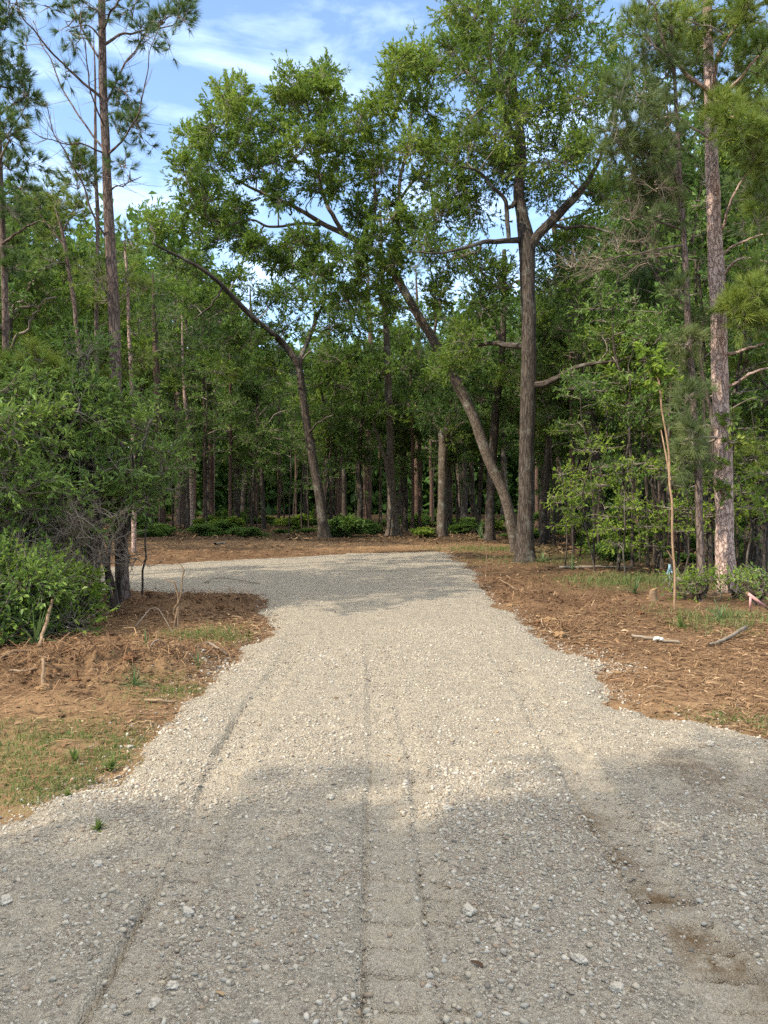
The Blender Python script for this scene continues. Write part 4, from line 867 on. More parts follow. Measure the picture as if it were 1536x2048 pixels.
thin_pine(122, 172, 1140, [(170, 900, 9), (168, 760, 9), (158, 690, 9), (150, 620, 8.5), (140, 550, 8), (130, 490, 8), (118, 440, 6), (112, 420, 4)], 'crooked thin pine leaning left behind the thicket, left of the tall slim pine',
          [(100, 380, 34, 9, .5), (125, 400, 34, 9, .5), (150, 370, 32, 8, .5), (80, 420, 32, 8, .45), (140, 440, 30, 7, .5), (110, 460, 28, 6, .45), (60, 450, 28, 6, .45), (165, 420, 26, 6, .5), (100, 520, 26, 5, .4)], limbs=[[(128, 490, 5), (100, 455, 3), (80, 430, 2)], [(125, 465, 4), (150, 420, 3), (160, 400, 2)]])
thin_pine(123, 194, 1150, [(195, 900, 8), (194, 760, 8), (193, 600, 8), (194, 450, 7.5), (193, 330, 7), (192, 220, 5), (190, 120, 3), (189, 60, 1)], 'straight thin pole pine beside the tall slim pine on its left',
          [(150, 310, 26, 6, .4), (170, 330, 24, 6, .4), (180, 350, 22, 5, .4), (200, 540, 26, 6, .45), (180, 560, 24, 6, .45), (150, 330, 20, 5, .4), (215, 600, 24, 5, .45)], limbs=[[(193, 380, 3), (170, 345, 2), (150, 320, 1.5)], [(194, 560, 3), (210, 545, 2)]])
thin_pine(124, 268, 1108, [(268, 1000, 9), (267, 900, 8.5), (264, 800, 8), (262, 740, 8), (258, 680, 7), (255, 560, 6), (250, 480, 4)], 'slim pine with a bare orange lower trunk beyond the left branch road',
          [(250, 730, 30, 8, .5), (280, 720, 28, 7, .55), (300, 740, 26, 6, .55), (255, 560, 34, 8, .5), (235, 620, 30, 7, .5), (285, 640, 30, 7, .5), (260, 480, 34, 8, .55), (290, 580, 30, 6, .5)], bark='pale_pine_bark')
back_pines = [(325, 1060, 14, (318, 880), (312, 720), 'dark pine trunk second from the orange one along the back edge', 'dark_pine_bark'), (362, 1048, 15, (360, 880), (358, 700), 'thickest of the straight grey-brown pines behind the left bank', 'pine_bark'), (386, 1056, 9, (380, 880), (370, 800), 'narrow pale pine leaning against its thick neighbour behind the left bank', 'pale_pine_bark'),
              (424, 1048, 8, (427, 880), (430, 800), 'slim pale trunk standing alone in the dark woods above the left bank', 'pale_pine_bark'), (512, 1046, 10, (511, 850), (506, 740), 'dim straight pine left of the bent oak', 'dark_pine_bark'), (918, 1047, 11, (917, 960), (915, 850), 'grey smooth trunk just right of the broken-topped one', 'pine_bark'),
              (736, 1046, 12, (738, 900), (742, 700), 'dark pine left of the vine-footed tree', 'dark_pine_bark'), (676, 1048, 9, (672, 930), (664, 800), 'thin black trunk right of the bent oak', 'dark_pine_bark'), (832, 1042, 10, (834, 900), (838, 700), 'thin dark pine between the vine-footed tree and the broken trunk', 'dark_pine_bark')]
for i, (bx, by, w_, p1, p2, lab, bk) in enumerate(back_pines):
    rr = np.random.default_rng(200 + i); x2, y2 = p2
    thin_pine(130 + i, bx, by, [(*p1, w_), (x2, y2, w_ * .9), (x2 - 4, y2 - 90, w_ * .6), (x2 - 6, y2 - 170, w_ * .2)], lab,
              [(x2 + rr.normal(0, 30), y2 - rr.uniform(-20, 175), 32, 7, .35) for k in range(12)] + [(x2 - 6, y2 - 170, 22, 6, .4)], bark=bk, leafm='dark_needle', count=20, size=.26)

# ------------------------------------------------------------------ the woods: a few kinds of tree, copied one by one
def forest_broadleaf(seed, H, cr, leafm, lean=0.0, low=0.25, r0=0.16, n_cl=34, size=0.17, bark='oak_bark'):
    t = Plant(seed); r = t.r
    t.stem([(0, 0, -.1, r0 * 1.1), (lean * .2, 0, H * .25, r0), (lean * .6, r.normal(0, .2), H * .55, r0 * .7), (lean, r.normal(0, .3), H * .85, r0 * .3), (lean, 0, H * .97, .02)], 10, .12, .4, wob=.15)
    for k in range(5):
        z = H * r.uniform(low + .1, .7); a = r.uniform(0, 6.28); q = t._near(np.array([0, 0, z])); l = cr * r.uniform(.6, .95)
        t.stem([(*q[:3], q[3] * .5), (q[0] + math.cos(a) * l * .5, q[1] + math.sin(a) * l * .5, q[2] + l * .45, q[3] * .32), (q[0] + math.cos(a) * l, q[1] + math.sin(a) * l, q[2] + l * .7, .02)], 6, .1, limb='crown', wob=.2)
    for k in range(n_cl):
        f = r.uniform(low, 1.0); z = H * f; wv = math.sin(math.pi * min(1, max(.12, (1 - f) / (1 - low) * .85 + .12)))
        a = r.uniform(0, 6.28); rad = cr * wv * math.sqrt(r.uniform(.05, 1)); c = (lean * f + math.cos(a) * rad, math.sin(a) * rad, z); s_ = r.uniform(.55, 1.0) * (.6 + .12 * cr)
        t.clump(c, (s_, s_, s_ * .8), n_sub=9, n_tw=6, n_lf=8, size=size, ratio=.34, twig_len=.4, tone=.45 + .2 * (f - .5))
    return t
def forest_pine(seed, H, cr, low=0.5, r0=0.15, n_br=26, bark='dark_pine_bark'):
    t = Plant(seed); r = t.r
    t.stem([(0, 0, -.1, r0), (r.normal(0, .1), 0, H * .4, r0 * .85), (r.normal(0, .2), r.normal(0, .2), H * .75, r0 * .5), (0, 0, H, .02)], 10, .12, .25, wob=.1)
    for k in range(n_br):
        f = low + (1 - low) * (k + r.uniform(0, 1)) / n_br; a = r.uniform(0, 6.28); l = cr * (1.05 - .75 * (f - low) / (1 - low)) * r.uniform(.7, 1.1)
        c = np.array([math.cos(a) * l, math.sin(a) * l, H * f + l * .25]); s_ = .35 + .25 * cr * .4
        t.clump(c, (s_, s_, s_ * .7), kind='needle', n_sub=7, n_tw=4, size=.26, twig_len=.25, tone=.45, count=16, wid=.011)
        t.clump(c * np.array([.55, .55, 1]) - [0, 0, .1 * l], (s_ * .8, s_ * .8, s_ * .6), kind='needle', n_sub=4, n_tw=4, size=.26, twig_len=.2, tone=.4, count=16, wid=.011)
    return t
def slender(seed, H, leafm='bright_leaf'):
    t = Plant(seed); r = t.r
    t.stem([(0, 0, -.05, .05), (r.normal(0, .12), r.normal(0, .12), H * .4, .04), (r.normal(0, .25), r.normal(0, .25), H * .75, .025), (r.normal(0, .4), r.normal(0, .4), H, .008)], 6, .1, .2, wob=.12)
    for k in range(9):
        f = r.uniform(.3, 1); a = r.uniform(0, 6.28); l = r.uniform(.3, 1.1); c = (math.cos(a) * l, math.sin(a) * l, H * f)
        t.clump(c, (.55, .55, .12), n_sub=5, n_tw=5, n_lf=5, size=.12, ratio=.45, twig_len=.3, tone=.55)
    return t
protos = []
gtree = 'trees in the dense woods behind the clearing'
for i, (H, cr, lm_, ln, low) in enumerate([(12, 3.0, 'dark_leaf', .5, .36), (13.5, 2.8, 'oak_leaf', -.8, .42), (10, 2.6, 'dark_leaf', .2, .38)]):
    protos.append(('oak', H, forest_broadleaf(300 + i, H, cr, lm_, ln, low).make('forest_oak', 'leafy tree among many in the dense dark woods behind the clearing', 'tree', (0, 0, 0), 'oak_bark', lm_, group=gtree)))
for i, (H, cr, low) in enumerate([(17, 2.2, .48), (14, 2.0, .42)]):
    protos.append(('pine', H, forest_pine(310 + i, H, cr, low).make('forest_pine', 'straight pine among many in the dense dark woods behind the clearing', 'pine tree', (0, 0, 0), 'dark_pine_bark', 'dark_needle', group='pines in the dense woods behind the clearing')))
slim = []
for i, H in enumerate((6.5, 8.0)):
    slim.append((H, slender(320 + i, H).make('forest_sapling', 'thin pole-like sapling among many in the shade under the tall trees', 'sapling', (0, 0, 0), 'oak_bark', 'dark_leaf', group='saplings in the shaded woods')))
firsts = set()
def put(root, x, y, rz, sc):
    z = float(gz(x, y)) - .03
    if root.name not in firsts:
        firsts.add(root.name); root.location = (x, y, z); root.rotation_euler = (0, 0, rz); root.scale = (sc, sc, sc); return root
    return copy_tree(root, None, (x, y, z), rz, sc)
fr = np.random.default_rng(77)
def skyline(px): return np.interp(px, [-200, 0, 120, 300, 345, 420, 560, 640, 720, 780, 850, 920, 1100, 1180, 1240, 1300, 1536, 1800], [380, 400, 420, 385, 400, 540, 650, 640, 660, 640, 610, 590, 560, 500, 380, 280, 150, 150])
spots = []
tries = 0
while len(spots) < 125 and tries < 6000:
    tries += 1
    y_ = 27 + 50 * fr.uniform(0, 1)**1.25; x_ = fr.uniform(-.64, .64) * y_ + fr.uniform(-2, 2)
    if x_ > 5.5 and fr.uniform() < .25: y_ = fr.uniform(19, 28); x_ = fr.uniform(5.5, .62 * y_)
    if x_ < -9 and fr.uniform() < .25: y_ = fr.uniform(20, 28); x_ = fr.uniform(-.66 * y_, -8.5)
    if wood_mask(np.array([x_]), np.array([y_]))[0] < .7 and not (x_ < -8.5 and y_ > 20): continue
    if -.36 < x_ / y_ < .20 and y_ < 34: continue
    if any((x_ - a)**2 + (y_ - b)**2 < 1.6**2 for a, b in spots): continue
    spots.append((x_, y_))
for i, (x_, y_) in enumerate(spots):
    px = 768 + x_ / y_ * FPX; lim = skyline(px) + fr.uniform(0, 120); Hm = CAM_H + (HOR - lim) / FPX * y_
    kind, H0, root = protos[int(fr.choice([0, 1, 2, 3, 4], p=[.26, .22, .2, .18, .14]))]
    sc = float(np.clip(Hm / H0, .45, 1.55)); put(root, x_, y_, fr.uniform(0, 6.28), sc)
for i in range(150):
    for _ in range(50):
        y_ = fr.uniform(14, 46); x_ = fr.uniform(-.6, .6) * y_
        if x_ > 4 and fr.uniform() < .6: y_ = fr.uniform(13.5, 24); x_ = fr.uniform(4.2, .56 * y_)
        if wood_mask(np.array([x_]), np.array([y_]))[0] > .75 and y_ > 13 and not (-.36 < x_ / y_ < .2 and y_ < 33): break
    H0, root = slim[int(fr.integers(0, 2))]; put(root, x_, y_, fr.uniform(0, 6.28), fr.uniform(.6, 1.1))

# shade trees standing beside and behind the viewpoint
def along(t, L): return (-.848 * t - .53 * L, -.53 * t + .848 * L)      # t metres towards the sun, L metres across
shade_spots = [(*along(20.5, -1.0), 1.5), (*along(12.6, -.9), 1.1), (*along(15.8, .8), 1.1), (*along(9.2, 1.6), .75), (*along(22, -3.0), 1.6), (*along(8.2, 1.2), .82), (*along(10.2, .1), 1.0), (*along(11.8, 1.1), .95), (*along(14.5, -.6), 1.2), (*along(17.5, -.6), 1.3), (*along(13.5, -3.4), 1.1), (*along(18, -4.5), 1.3), (-8.4, 8.0, .8), (-11.5, 7.4, .95), (-10.5, 9.8, .85), (*along(10, 11.9), 1.0), (*along(12.5, 12.3), 1.1), (*along(7.2, 11.2), .8), (*along(6.6, 2.3), .60), (*along(9.6, 2.6), .66), (*along(12.2, 2.2), .8)]
for i, (x_, y_, sc) in enumerate(shade_spots):
    copy_tree(protos[1][2] if i % 2 else protos[0][2], None, (x_, y_, 0), i * 1.3, sc, 'roadside tree outside the view whose shade falls on the near gravel', 'roadside trees that shade the near gravel')

# far woods: one mass closing the view
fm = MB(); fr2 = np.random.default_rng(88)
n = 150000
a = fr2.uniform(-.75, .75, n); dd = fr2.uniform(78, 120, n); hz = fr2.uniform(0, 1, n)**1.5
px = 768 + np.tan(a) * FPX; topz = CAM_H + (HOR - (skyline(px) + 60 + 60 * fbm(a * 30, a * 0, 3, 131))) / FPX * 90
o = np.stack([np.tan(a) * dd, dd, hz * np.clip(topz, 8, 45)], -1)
leaves(fm, o, fr2.normal(0, 1, (n, 3)), np.full(n, 1.1), fr2, .6, .5, .2, .08 + fr2.normal(0, .12, n))  # very dark leaf tone paints in the deep forest shade
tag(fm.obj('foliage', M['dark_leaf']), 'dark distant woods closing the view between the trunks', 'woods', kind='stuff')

# ------------------------------------------------------------------ shrubs and saplings
def shrub(seed, base, r_xy, h, leafm, name, label, group=None, stems=6, n_cl=14, size=.075, ratio=.3, low=.25, tone=.5, n_sub=9, n_tw=7, n_lf=9, twig_len=.22, rs=.018, twigm='twig', cs=1.0):
    t = Plant(seed); r = t.r; base = np.asarray(base, float)
    for k in range(stems):
        a = r.uniform(0, 6.28); l = r_xy * r.uniform(.2, .7); b = base + [math.cos(a) * r_xy * .18, math.sin(a) * r_xy * .18, -.03]
        t.stem([(*b, rs), (*(b + [math.cos(a) * l * .4, math.sin(a) * l * .4, h * .45]), rs * .75), (*(b + [math.cos(a) * l, math.sin(a) * l, h * .85]), rs * .35)], 6, .1, wob=.08, n_per=5)
    for k in range(n_cl):
        a = r.uniform(0, 6.28); f = r.uniform(low, 1); rad = r_xy * math.sqrt(r.uniform(.02, 1)) * (1 - .35 * f * f)
        s_ = (.22 + .17 * r_xy) * cs
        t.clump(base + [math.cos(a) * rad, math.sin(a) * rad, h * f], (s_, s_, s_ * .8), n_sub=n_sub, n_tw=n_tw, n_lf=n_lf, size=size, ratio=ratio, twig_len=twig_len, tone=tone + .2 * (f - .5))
    return t.make(name, label, 'shrub', base, 'oak_bark', leafm, twigm, group, 'foliage')
def at_px(px, D): x_ = (px - 768) / FPX * D; return np.array([x_, D, float(gz(x_, D))])
# the thicket on the left
shrub(401, at_px(40, 9.8), 1.25, 3.1, 'shrub_leaf', 'shrub', 'tall dark leafy bush at the left border under the reddish pine', low=.38, n_cl=30, size=.085, ratio=.34, rs=.03, n_lf=8, n_tw=6, n_sub=7, tone=.6, twig_len=.30, cs=1.0)
shrub(402, at_px(135, 10.4), 1.15, 3.3, 'shrub_leaf', 'shrub', 'tall dark leafy bush in the middle of the left thicket', low=.40, n_cl=28, size=.085, ratio=.34, rs=.03, n_lf=8, n_tw=6, n_sub=7, tone=.6, twig_len=.30, cs=1.0)
shrub(403, at_px(215, 10.7), .95, 3.2, 'shrub_leaf', 'shrub', 'narrow-leaved bush wrapped round the foot of the tall slim pine', low=.42, n_cl=22, size=.085, ratio=.34, rs=.025, n_lf=8, n_tw=6, n_sub=7, tone=.6, twig_len=.30, cs=1.0)
shrub(404, at_px(-60, 9.0), 1.2, 2.9, 'shrub_leaf', 'shrub', 'dark bush mostly outside the left border', low=.25, n_cl=24, size=.085, ratio=.34, n_lf=8, n_tw=6, n_sub=7, tone=.6, twig_len=.30, cs=1.0)
shrub(405, at_px(50, 8.3), .60, .72, 'bright_leaf', 'shrub', 'low bright green bush in the sun at the foot of the left thicket', low=.10, n_cl=14, size=.052, ratio=.48, tone=.5, stems=9, cs=.9, n_lf=6, n_tw=6, twig_len=.34)
shrub(406, at_px(-5, 8.0), .6, .95, 'shrub_leaf', 'shrub', 'low mid-green bush touching the left border', low=.12, n_cl=16, size=.06, ratio=.5, tone=.45, stems=8, cs=.72)
shrub(407, at_px(130, 8.7), .4, .55, 'bright_leaf', 'shrub', 'small light green bush right of the low bright one', low=.15, n_cl=9, size=.06, ratio=.5, tone=.45, stems=5, cs=.72)
shrub(408, at_px(275, 11.6), .7, 2.25, 'dark_leaf', 'shrub', 'feathery small tree with tiny leaves right of the tall slim pine', low=.62, n_cl=14, size=.045, ratio=.4, n_lf=10, tone=.65, stems=3)
shrub(409, at_px(90, 11.6), .9, 1.6, 'shrub_leaf', 'shrub', 'shaded bush behind the stems of the left thicket', low=.2, n_cl=16, size=.085, ratio=.3, n_lf=8, n_tw=6, n_sub=7, tone=.6, twig_len=.30, cs=1.0)
# young pine with yellow-green brushes above the thicket
D = 10.2; t = Plant(410); base = at_px(60, D)
t.stem([(*(base - [0, 0, .05]), .03), (*P(62, 900, D), .024), (*P(66, 760, D), .015), (*P(70, 705, D), .006)], 7, .1, wob=.03)
for (px, py, rp, n_, tn) in [(40, 745, 30, 9, .85), (75, 720, 28, 9, .9), (100, 740, 26, 8, .85), (20, 770, 28, 8, .75), (65, 765, 28, 8, .75), (110, 770, 22, 6, .7), (5, 740, 22, 6, .8)]:
    t.clump(P(px, py, D + t.r.normal(0, .2)), rp / FPX * D, kind='needle', n_sub=n_, n_tw=4, size=.19, twig_len=.12, tone=tn, count=34, wid=.0042)
t.make('pine_sapling', 'young pine topped with yellow-green needle brushes rising above the left thicket', 'pine tree', base, 'pine_bark', 'needle')
# bare grey brush in the thicket
for i, (px, D, r_, h_, lab) in enumerate([(60, 9.2, .75, 1.45, 'tangle of bare grey twigs in front of the tall dark bush by the left border'), (170, 9.5, .7, 1.5, 'tangle of bare grey twigs left of the foot of the tall slim pine'), (120, 8.9, .5, .9, 'low bare grey brush behind the small light green bush')]):
    t = Plant(420 + i); r = t.r; base = at_px(px, D)
    for k in range(5):
        a = r.uniform(0, 6.28); t.stem([(*(base + [r.normal(0, .1), r.normal(0, .1), -.03]), .014), (*(base + [math.cos(a) * r_ * .4, math.sin(a) * r_ * .4, h_ * .6]), .009), (*(base + [math.cos(a) * r_, math.sin(a) * r_, h_ * r.uniform(.6, 1)]), .003)], 5, .1, wob=.1)
    for k in range(9):
        a = r.uniform(0, 6.28); l = r_ * r.uniform(.3, 1)
        t.clump(base + [math.cos(a) * l, math.sin(a) * l, h_ * r.uniform(.45, 1)], .32, bare=True, n_sub=6, n_tw=4, twig_len=.18)
    t.make('dead_bush', lab, 'dead bush', base, 'dead_twig', 'shrub_leaf', 'dead_twig')
# slim stems standing in the thicket
for i, (px, D, w_, lean, H, lab) in enumerate([(60, 9.6, .05, -.1, 2.6, 'dark slim trunk near the left border inside the thicket'), (115, 9.9, .055, .1, 2.8, 'dark slim trunk with a crook inside the thicket'), (155, 10.6, .05, 0, 3.6, 'pale slim trunk behind the bare twigs in the thicket'), (190, 10.4, .06, -.15, 3.6, 'brown slim trunk left of the tall slim pine'), (225, 10.2, .035, -.35, 2.4, 'thin stem slanting across the foot of the tall slim pine'), (238, 10.0, .03, -.5, 2.0, 'thinnest slanting stem at the foot of the tall slim pine'), (92, 10.3, .04, .2, 2.4, 'thin dark stem slanting right inside the thicket')]):
    t = Plant(430 + i); base = at_px(px, D); t.stem([(*(base - [0, 0, .05]), w_), (*(base + [lean * .5, 0, H * .5]), w_ * .8), (*(base + [lean, .1, H]), w_ * .5)], 8, .12, .3, wob=.08)
    t.clump(base + [lean, .1, H], .35, n_sub=8, n_tw=6, n_lf=8, size=.085, ratio=.28, tone=.45)
    t.make('thicket_stem', lab, 'small tree', base, 'oak_bark', 'shrub_leaf')

# right edge: two leafy saplings and the peeled leaning pole
D = ground_depth(1135); t = Plant(440); base = base_of(1316, 1140)
t.stem(rooted([(1316, 1135, 8), (1312, 1060, 7), (1306, 960, 6), (1300, 880, 5.5), (1294, 800, 5), (1289, 720, 4.5), (1292, 680, 3)], D), 7, .1, wob=.03)
for L_ in ([(1295, 855, 4), (1265, 825, 3, -.2), (1240, 800, 2, -.4)], [(1293, 775, 2.5), (1260, 770, 2, -.2)], [(1302, 930, 2.5), (1325, 880, 2, .2)], [(1290, 725, 3), (1265, 700, 2), (1240, 690, 1.5)]): t.stem(px_stem(L_, D), 5, .1, limb=True, wob=.02)
for (px, py, rp) in [(1270, 680, 28), (1300, 660, 26), (1240, 670, 24), (1325, 680, 24), (1290, 640, 22), (1260, 720, 18), (1235, 780, 22), (1255, 810, 18), (1215, 800, 16), (1270, 770, 16), (1330, 740, 18), (1300, 790, 18), (1210, 750, 14), (1310, 850, 16), (1345, 780, 18)]:
    t.clump(P(px, py, D + t.r.normal(0, .35)), (rp / FPX * D * 1.1, rp / FPX * D, rp / FPX * D * .7), n_sub=6, n_tw=5, n_lf=6, size=.095, ratio=.6, twig_len=.18, tone=.6, droop=.5)
t.make('sapling', 'slim grey sapling with broad fresh green leaves behind the peeled pole', 'sapling', base, 'oak_bark', 'bright_leaf')
D = ground_depth(1222); t = Plant(441); base = base_of(1348, 1222)
t.stem(rooted([(1348, 1222, 4.6), (1350, 1150, 4.4), (1345, 1080, 4.2), (1344, 1000, 4.2), (1338, 955, 4.2), (1336, 900, 3.6), (1327, 840, 3.4), (1320, 790, 4), (1312, 740, 3.5), (1305, 715, 2.5)], D), 8, .12, wob=.02)
for L_ in ([(1341, 960, 4), (1330, 900, 3, .1), (1322, 860, 2, .2)], [(1314, 750, 2.5), (1300, 725, 2), (1290, 715, 1.2)], [(1347, 1120, 3), (1340, 1110, 2), (1334, 1100, 1)]): t.stem(px_stem(L_, D), 5, .1, limb=True)
for (px, py, rp) in [(1310, 725, 14), (1290, 712, 14), (1325, 760, 12), (1300, 750, 12)]: t.clump(P(px, py, D), rp / FPX * D, n_sub=5, n_tw=4, n_lf=5, size=.09, ratio=.55, twig_len=.15, tone=.6, droop=.5)
t.make('peeled_pole', 'tall thin bare pole with orange peeled bark standing in front of the slender pine', 'pole', base, 'peeled', 'bright_leaf')
gsap = 'young leafy saplings along the right edge'
k = 0
for (px, D, H, lab) in [(1190, 16.0, 3.2, 'fresh green sapling in the sun right of the straight oak'), (1130, 17.5, 2.6, 'low fresh green sapling nearest the straight oak on its right'), (1250, 15.0, 2.6, 'spreading green sapling left of the slim grey one'), (1310, 15.5, 2.2, 'bushy green sapling behind the slim grey one'), (1370, 14.2, 2.4, 'green sapling between the peeled pole and the slender pine'), (1420, 14.6, 3.0, 'green sapling behind the slender pine'), (1490, 13.8, 2.6, 'green sapling between the thick sunlit pine and the tilting trunk'), (1530, 14.0, 3.4, 'green sapling at the right border'), (1160, 20.0, 4.0, 'taller sapling in the shade behind the fresh green one'), (1280, 18.0, 4.5, 'tall leafy sapling deep behind the slim grey one')]:
    t = Plant(450 + k); r = t.r; base = at_px(px, D); k += 1
    t.stem([(*(base - [0, 0, .03]), .022), (*(base + [r.normal(0, .1), 0, H * .5]), .016), (*(base + [r.normal(0, .2), 0, H]), .005)], 6, .1, wob=.08)
    for j in range(9):
        a = r.uniform(0, 6.28); l = r.uniform(.15, .75); f = r.uniform(.25, 1.0)
        t.clump(base + [math.cos(a) * l, math.sin(a) * l, H * f], (.44, .44, .07), n_sub=5, n_tw=5, n_lf=4, size=.085, ratio=.5, twig_len=.22, tone=.75, droop=.35)
    t.make('sapling', lab, 'sapling', base, 'oak_bark', 'bright_leaf', group=gsap)
shrub(470, at_px(1470, 11.6), .30, .42, 'bright_leaf', 'shrub', 'small sunlit bush at the foot of the thick sunlit pine', n_cl=6, low=.12, size=.055, ratio=.5, stems=5, cs=.55, n_lf=4, n_sub=4, n_tw=5, tone=.45, twig_len=.18)
shrub(471, at_px(1400, 11.3), .3, .4, 'bright_leaf', 'shrub', 'small leafy bush at the foot of the slender pine', n_cl=5, low=.12, size=.055, ratio=.5, stems=5, cs=.55, n_lf=4, n_sub=4, n_tw=5, tone=.45, twig_len=.18)
shrub(472, at_px(1520, 11.0), .3, .45, 'shrub_leaf', 'shrub', 'dark small bush beside the pink-taped stakes', n_cl=6, low=.12, size=.055, ratio=.5, stems=5, cs=.55, n_lf=4, n_sub=4, n_tw=5, tone=.45, twig_len=.18)
shrub(473, at_px(1365, 11.6), .28, .35, 'bright_leaf', 'shrub', 'tiny green bush just right of the peeled pole', n_cl=6, low=.15, size=.05, ratio=.5, stems=5, cs=.55, n_lf=4, n_sub=4, n_tw=5, tone=.45, twig_len=.18)
# bushes along the back edge and in the woods
bush = shrub(480, (0, 0, 0), .9, .9, 'dark_leaf', 'undergrowth_bush', 'low green bush in the strip of undergrowth behind the far dirt bank', 'bushes in the undergrowth behind the far bank', n_cl=12, low=.12, size=.13, ratio=.42, tone=.45, stems=6, n_lf=8)
bush2 = shrub(481, (0, 0, 0), .7, 1.2, 'oak_leaf', 'undergrowth_bush', 'low green bush in the strip of undergrowth behind the far dirt bank', 'bushes in the undergrowth behind the far bank', n_cl=12, low=.2, size=.13, ratio=.35, tone=.5, stems=6, n_lf=8)
for i in range(110):
    while True:
        y_ = fr.uniform(30, 56); x_ = fr.uniform(-.40, .56) * y_
        if x_ > 5 and fr.uniform() < .3: y_ = fr.uniform(17, 27); x_ = fr.uniform(5, .55 * y_)
        if wood_mask(np.array([x_]), np.array([y_]))[0] > .6: break
    o = put(bush if i % 3 else bush2, x_, y_, fr.uniform(0, 6.28), 1.0); k_ = fr.uniform(.35, .9); o.scale = (k_ * 1.25, k_ * 1.25, k_ * fr.uniform(.3, .95))

# ------------------------------------------------------------------ small things on the ground
def fan_plant(name, label, base, n, ln, wd, seed, mat='yucca', lean=.6, cat='plant', group=None):
    mb = MB(); r = np.random.default_rng(seed)
    for k in range(n):
        a = r.uniform(0, 6.28); l = abs(r.normal(0, lean)) + .05; d = unit(np.array([math.cos(a) * l, math.sin(a) * l, 1.0])); L_ = ln * r.uniform(.6, 1.15); s = unit(np.cross(d, [0, 0, 1.0])) * wd / 2
        ts = np.linspace(0, 1, 5); V = []
        for t_ in ts:
            c = np.asarray(base) + d * L_ * t_ + np.array([0, 0, -1]) * L_ * .35 * t_ * t_ * min(1, l); w_ = s * (1 - t_**2) ; V += [c - w_, c + [0, 0, -wd * .25 * (1 - t_)], c + w_]
        q = [(i * 3 + j, i * 3 + j + 1, i * 3 + j + 4, i * 3 + j + 3) for i in range(4) for j in (0, 1)]
        mb.add(np.array(V), q, tone=np.full(15, np.clip(r.normal(.5, .2), 0, 1)))
    return tag(mb.obj(name, M[mat], None, True, tuple(base)), label, cat, group)
def ong(px, py): return on_ground(px, py)
fan_plant('yucca', 'grey-green spiky plant sticking out of the turned soil on the left', ong(292, 1306), 12, .24, .014, 1)
fan_plant('yucca', 'upright green spiky tuft at the edge of the gravel on the left', ong(396, 1338), 14, .20, .010, 2, lean=.4)
fan_plant('yucca', 'wide green spiky tuft lying in the short grass on the left', ong(268, 1375), 30, .22, .010, 3, lean=1.2)
fan_plant('palmetto', 'blue-green fan leaf lying at the foot of the low bright bush', ong(70, 1298), 18, .45, .025, 4, lean=1.6)
fan_plant('palmetto', 'fan leaf behind the yellow cut stump on the right', ong(1270, 1188), 18, .4, .022, 5, lean=1.1)
fan_plant('palmetto', 'large fan leaf right of the peeled pole', ong(1385, 1192), 22, .55, .022, 6, lean=1.0)
fan_plant('palmetto', 'bright fan leaf lying on the dirt in front of the peeled pole', ong(1362, 1255), 24, .32, .02, 7, mat='grass', lean=1.5)
fan_plant('palmetto', 'limp fan leaf lying on the dirt in front of the slender pine', ong(1440, 1240), 26, .42, .02, 8, lean=1.8)
fan_plant('palmetto', 'small green fan leaf on the dirt right of the straight oak', ong(1145, 1142), 12, .35, .03, 9, lean=.5)
fan_plant('palmetto', 'pale spiky clump between the crossing oaks and the broken trunk', ong(962, 1078), 24, .8, .035, 10, lean=.7)
fan_plant('palmetto', 'low spiky clump at the foot of the straight oak', ong(1085, 1124), 22, .42, .03, 12, lean=1.2)
fan_plant('weed', 'small leafy weed on the near left gravel edge', ong(195, 1672), 16, .06, .018, 13, 'grass', 1.0)
fan_plant('weed', 'dark leafy weed in the left grass', ong(222, 1530), 26, .10, .02, 14, 'grass', 1.0)
fan_plant('weed', 'bright leafy weed in the left grass', ong(150, 1520), 18, .11, .015, 15, 'grass', .5)
fan_plant('weed', 'small weed at the left grass where the gravel starts', ong(135, 1585), 16, .06, .018, 16, 'grass', 1.0)

def stick(name, label, pts, mat='stick', cat='stick', sides=7, group=None, side_twigs=0, seed=0, cap=True):
    """pts: (x, y, z, radius) in the world"""
    mb = MB(); q = smooth_path(pts, 5); o = q[0, :3].copy(); rr = np.random.default_rng(seed + 900)
    q[1:-1, :3] += rr.normal(0, q[0, 3] * .25, (len(q) - 2, 3)); tube(mb, q, sides, .15, 0, cap, seed)
    for k in range(side_twigs):
        i = rr.integers(1, len(q)); e = q[i, :3] + unit(rr.normal(0, 1, 3) + [0, 0, .5]) * rr.uniform(.08, .3)
        bez_tubes(mb, q[i:i + 1, :3], ((q[i, :3] + e) / 2)[None] + rr.normal(0, .02, 3), e[None], np.array([q[i, 3] * .4]), np.array([.0015]), 2, 4)
    return tag(mb.obj(name, M[mat], None, True, tuple(o)), label, cat, group)
def gp(px, py, dz_=0.0, r_=.01): p = ong(px, py); return (p[0], p[1], p[2] + dz_, r_)
stick('branch', 'pale broken branch with a white rag tied round it on the right dirt', [gp(1264, 1276, .03, .016), gp(1310, 1283, .03, .018), gp(1360, 1288, .02, .014)], 'dead_twig', 'branch', seed=1)
mb = MB(); p = ong(1316, 1284); v_, f_ = IV, IF
for k in range(3): mb.add(v_ * np.array([.028, .022, .024]) * (1 + np.random.default_rng(k).uniform(-.3, .3, (12, 1))) + p + [(k - 1) * .03, -.01 * k, .05 - .012 * abs(k - 1)], None, f_)
tag(mb.obj('rag', M['cloth'], None, False, tuple(p)), 'knotted white rag wrapped on the pale branch', 'rag')
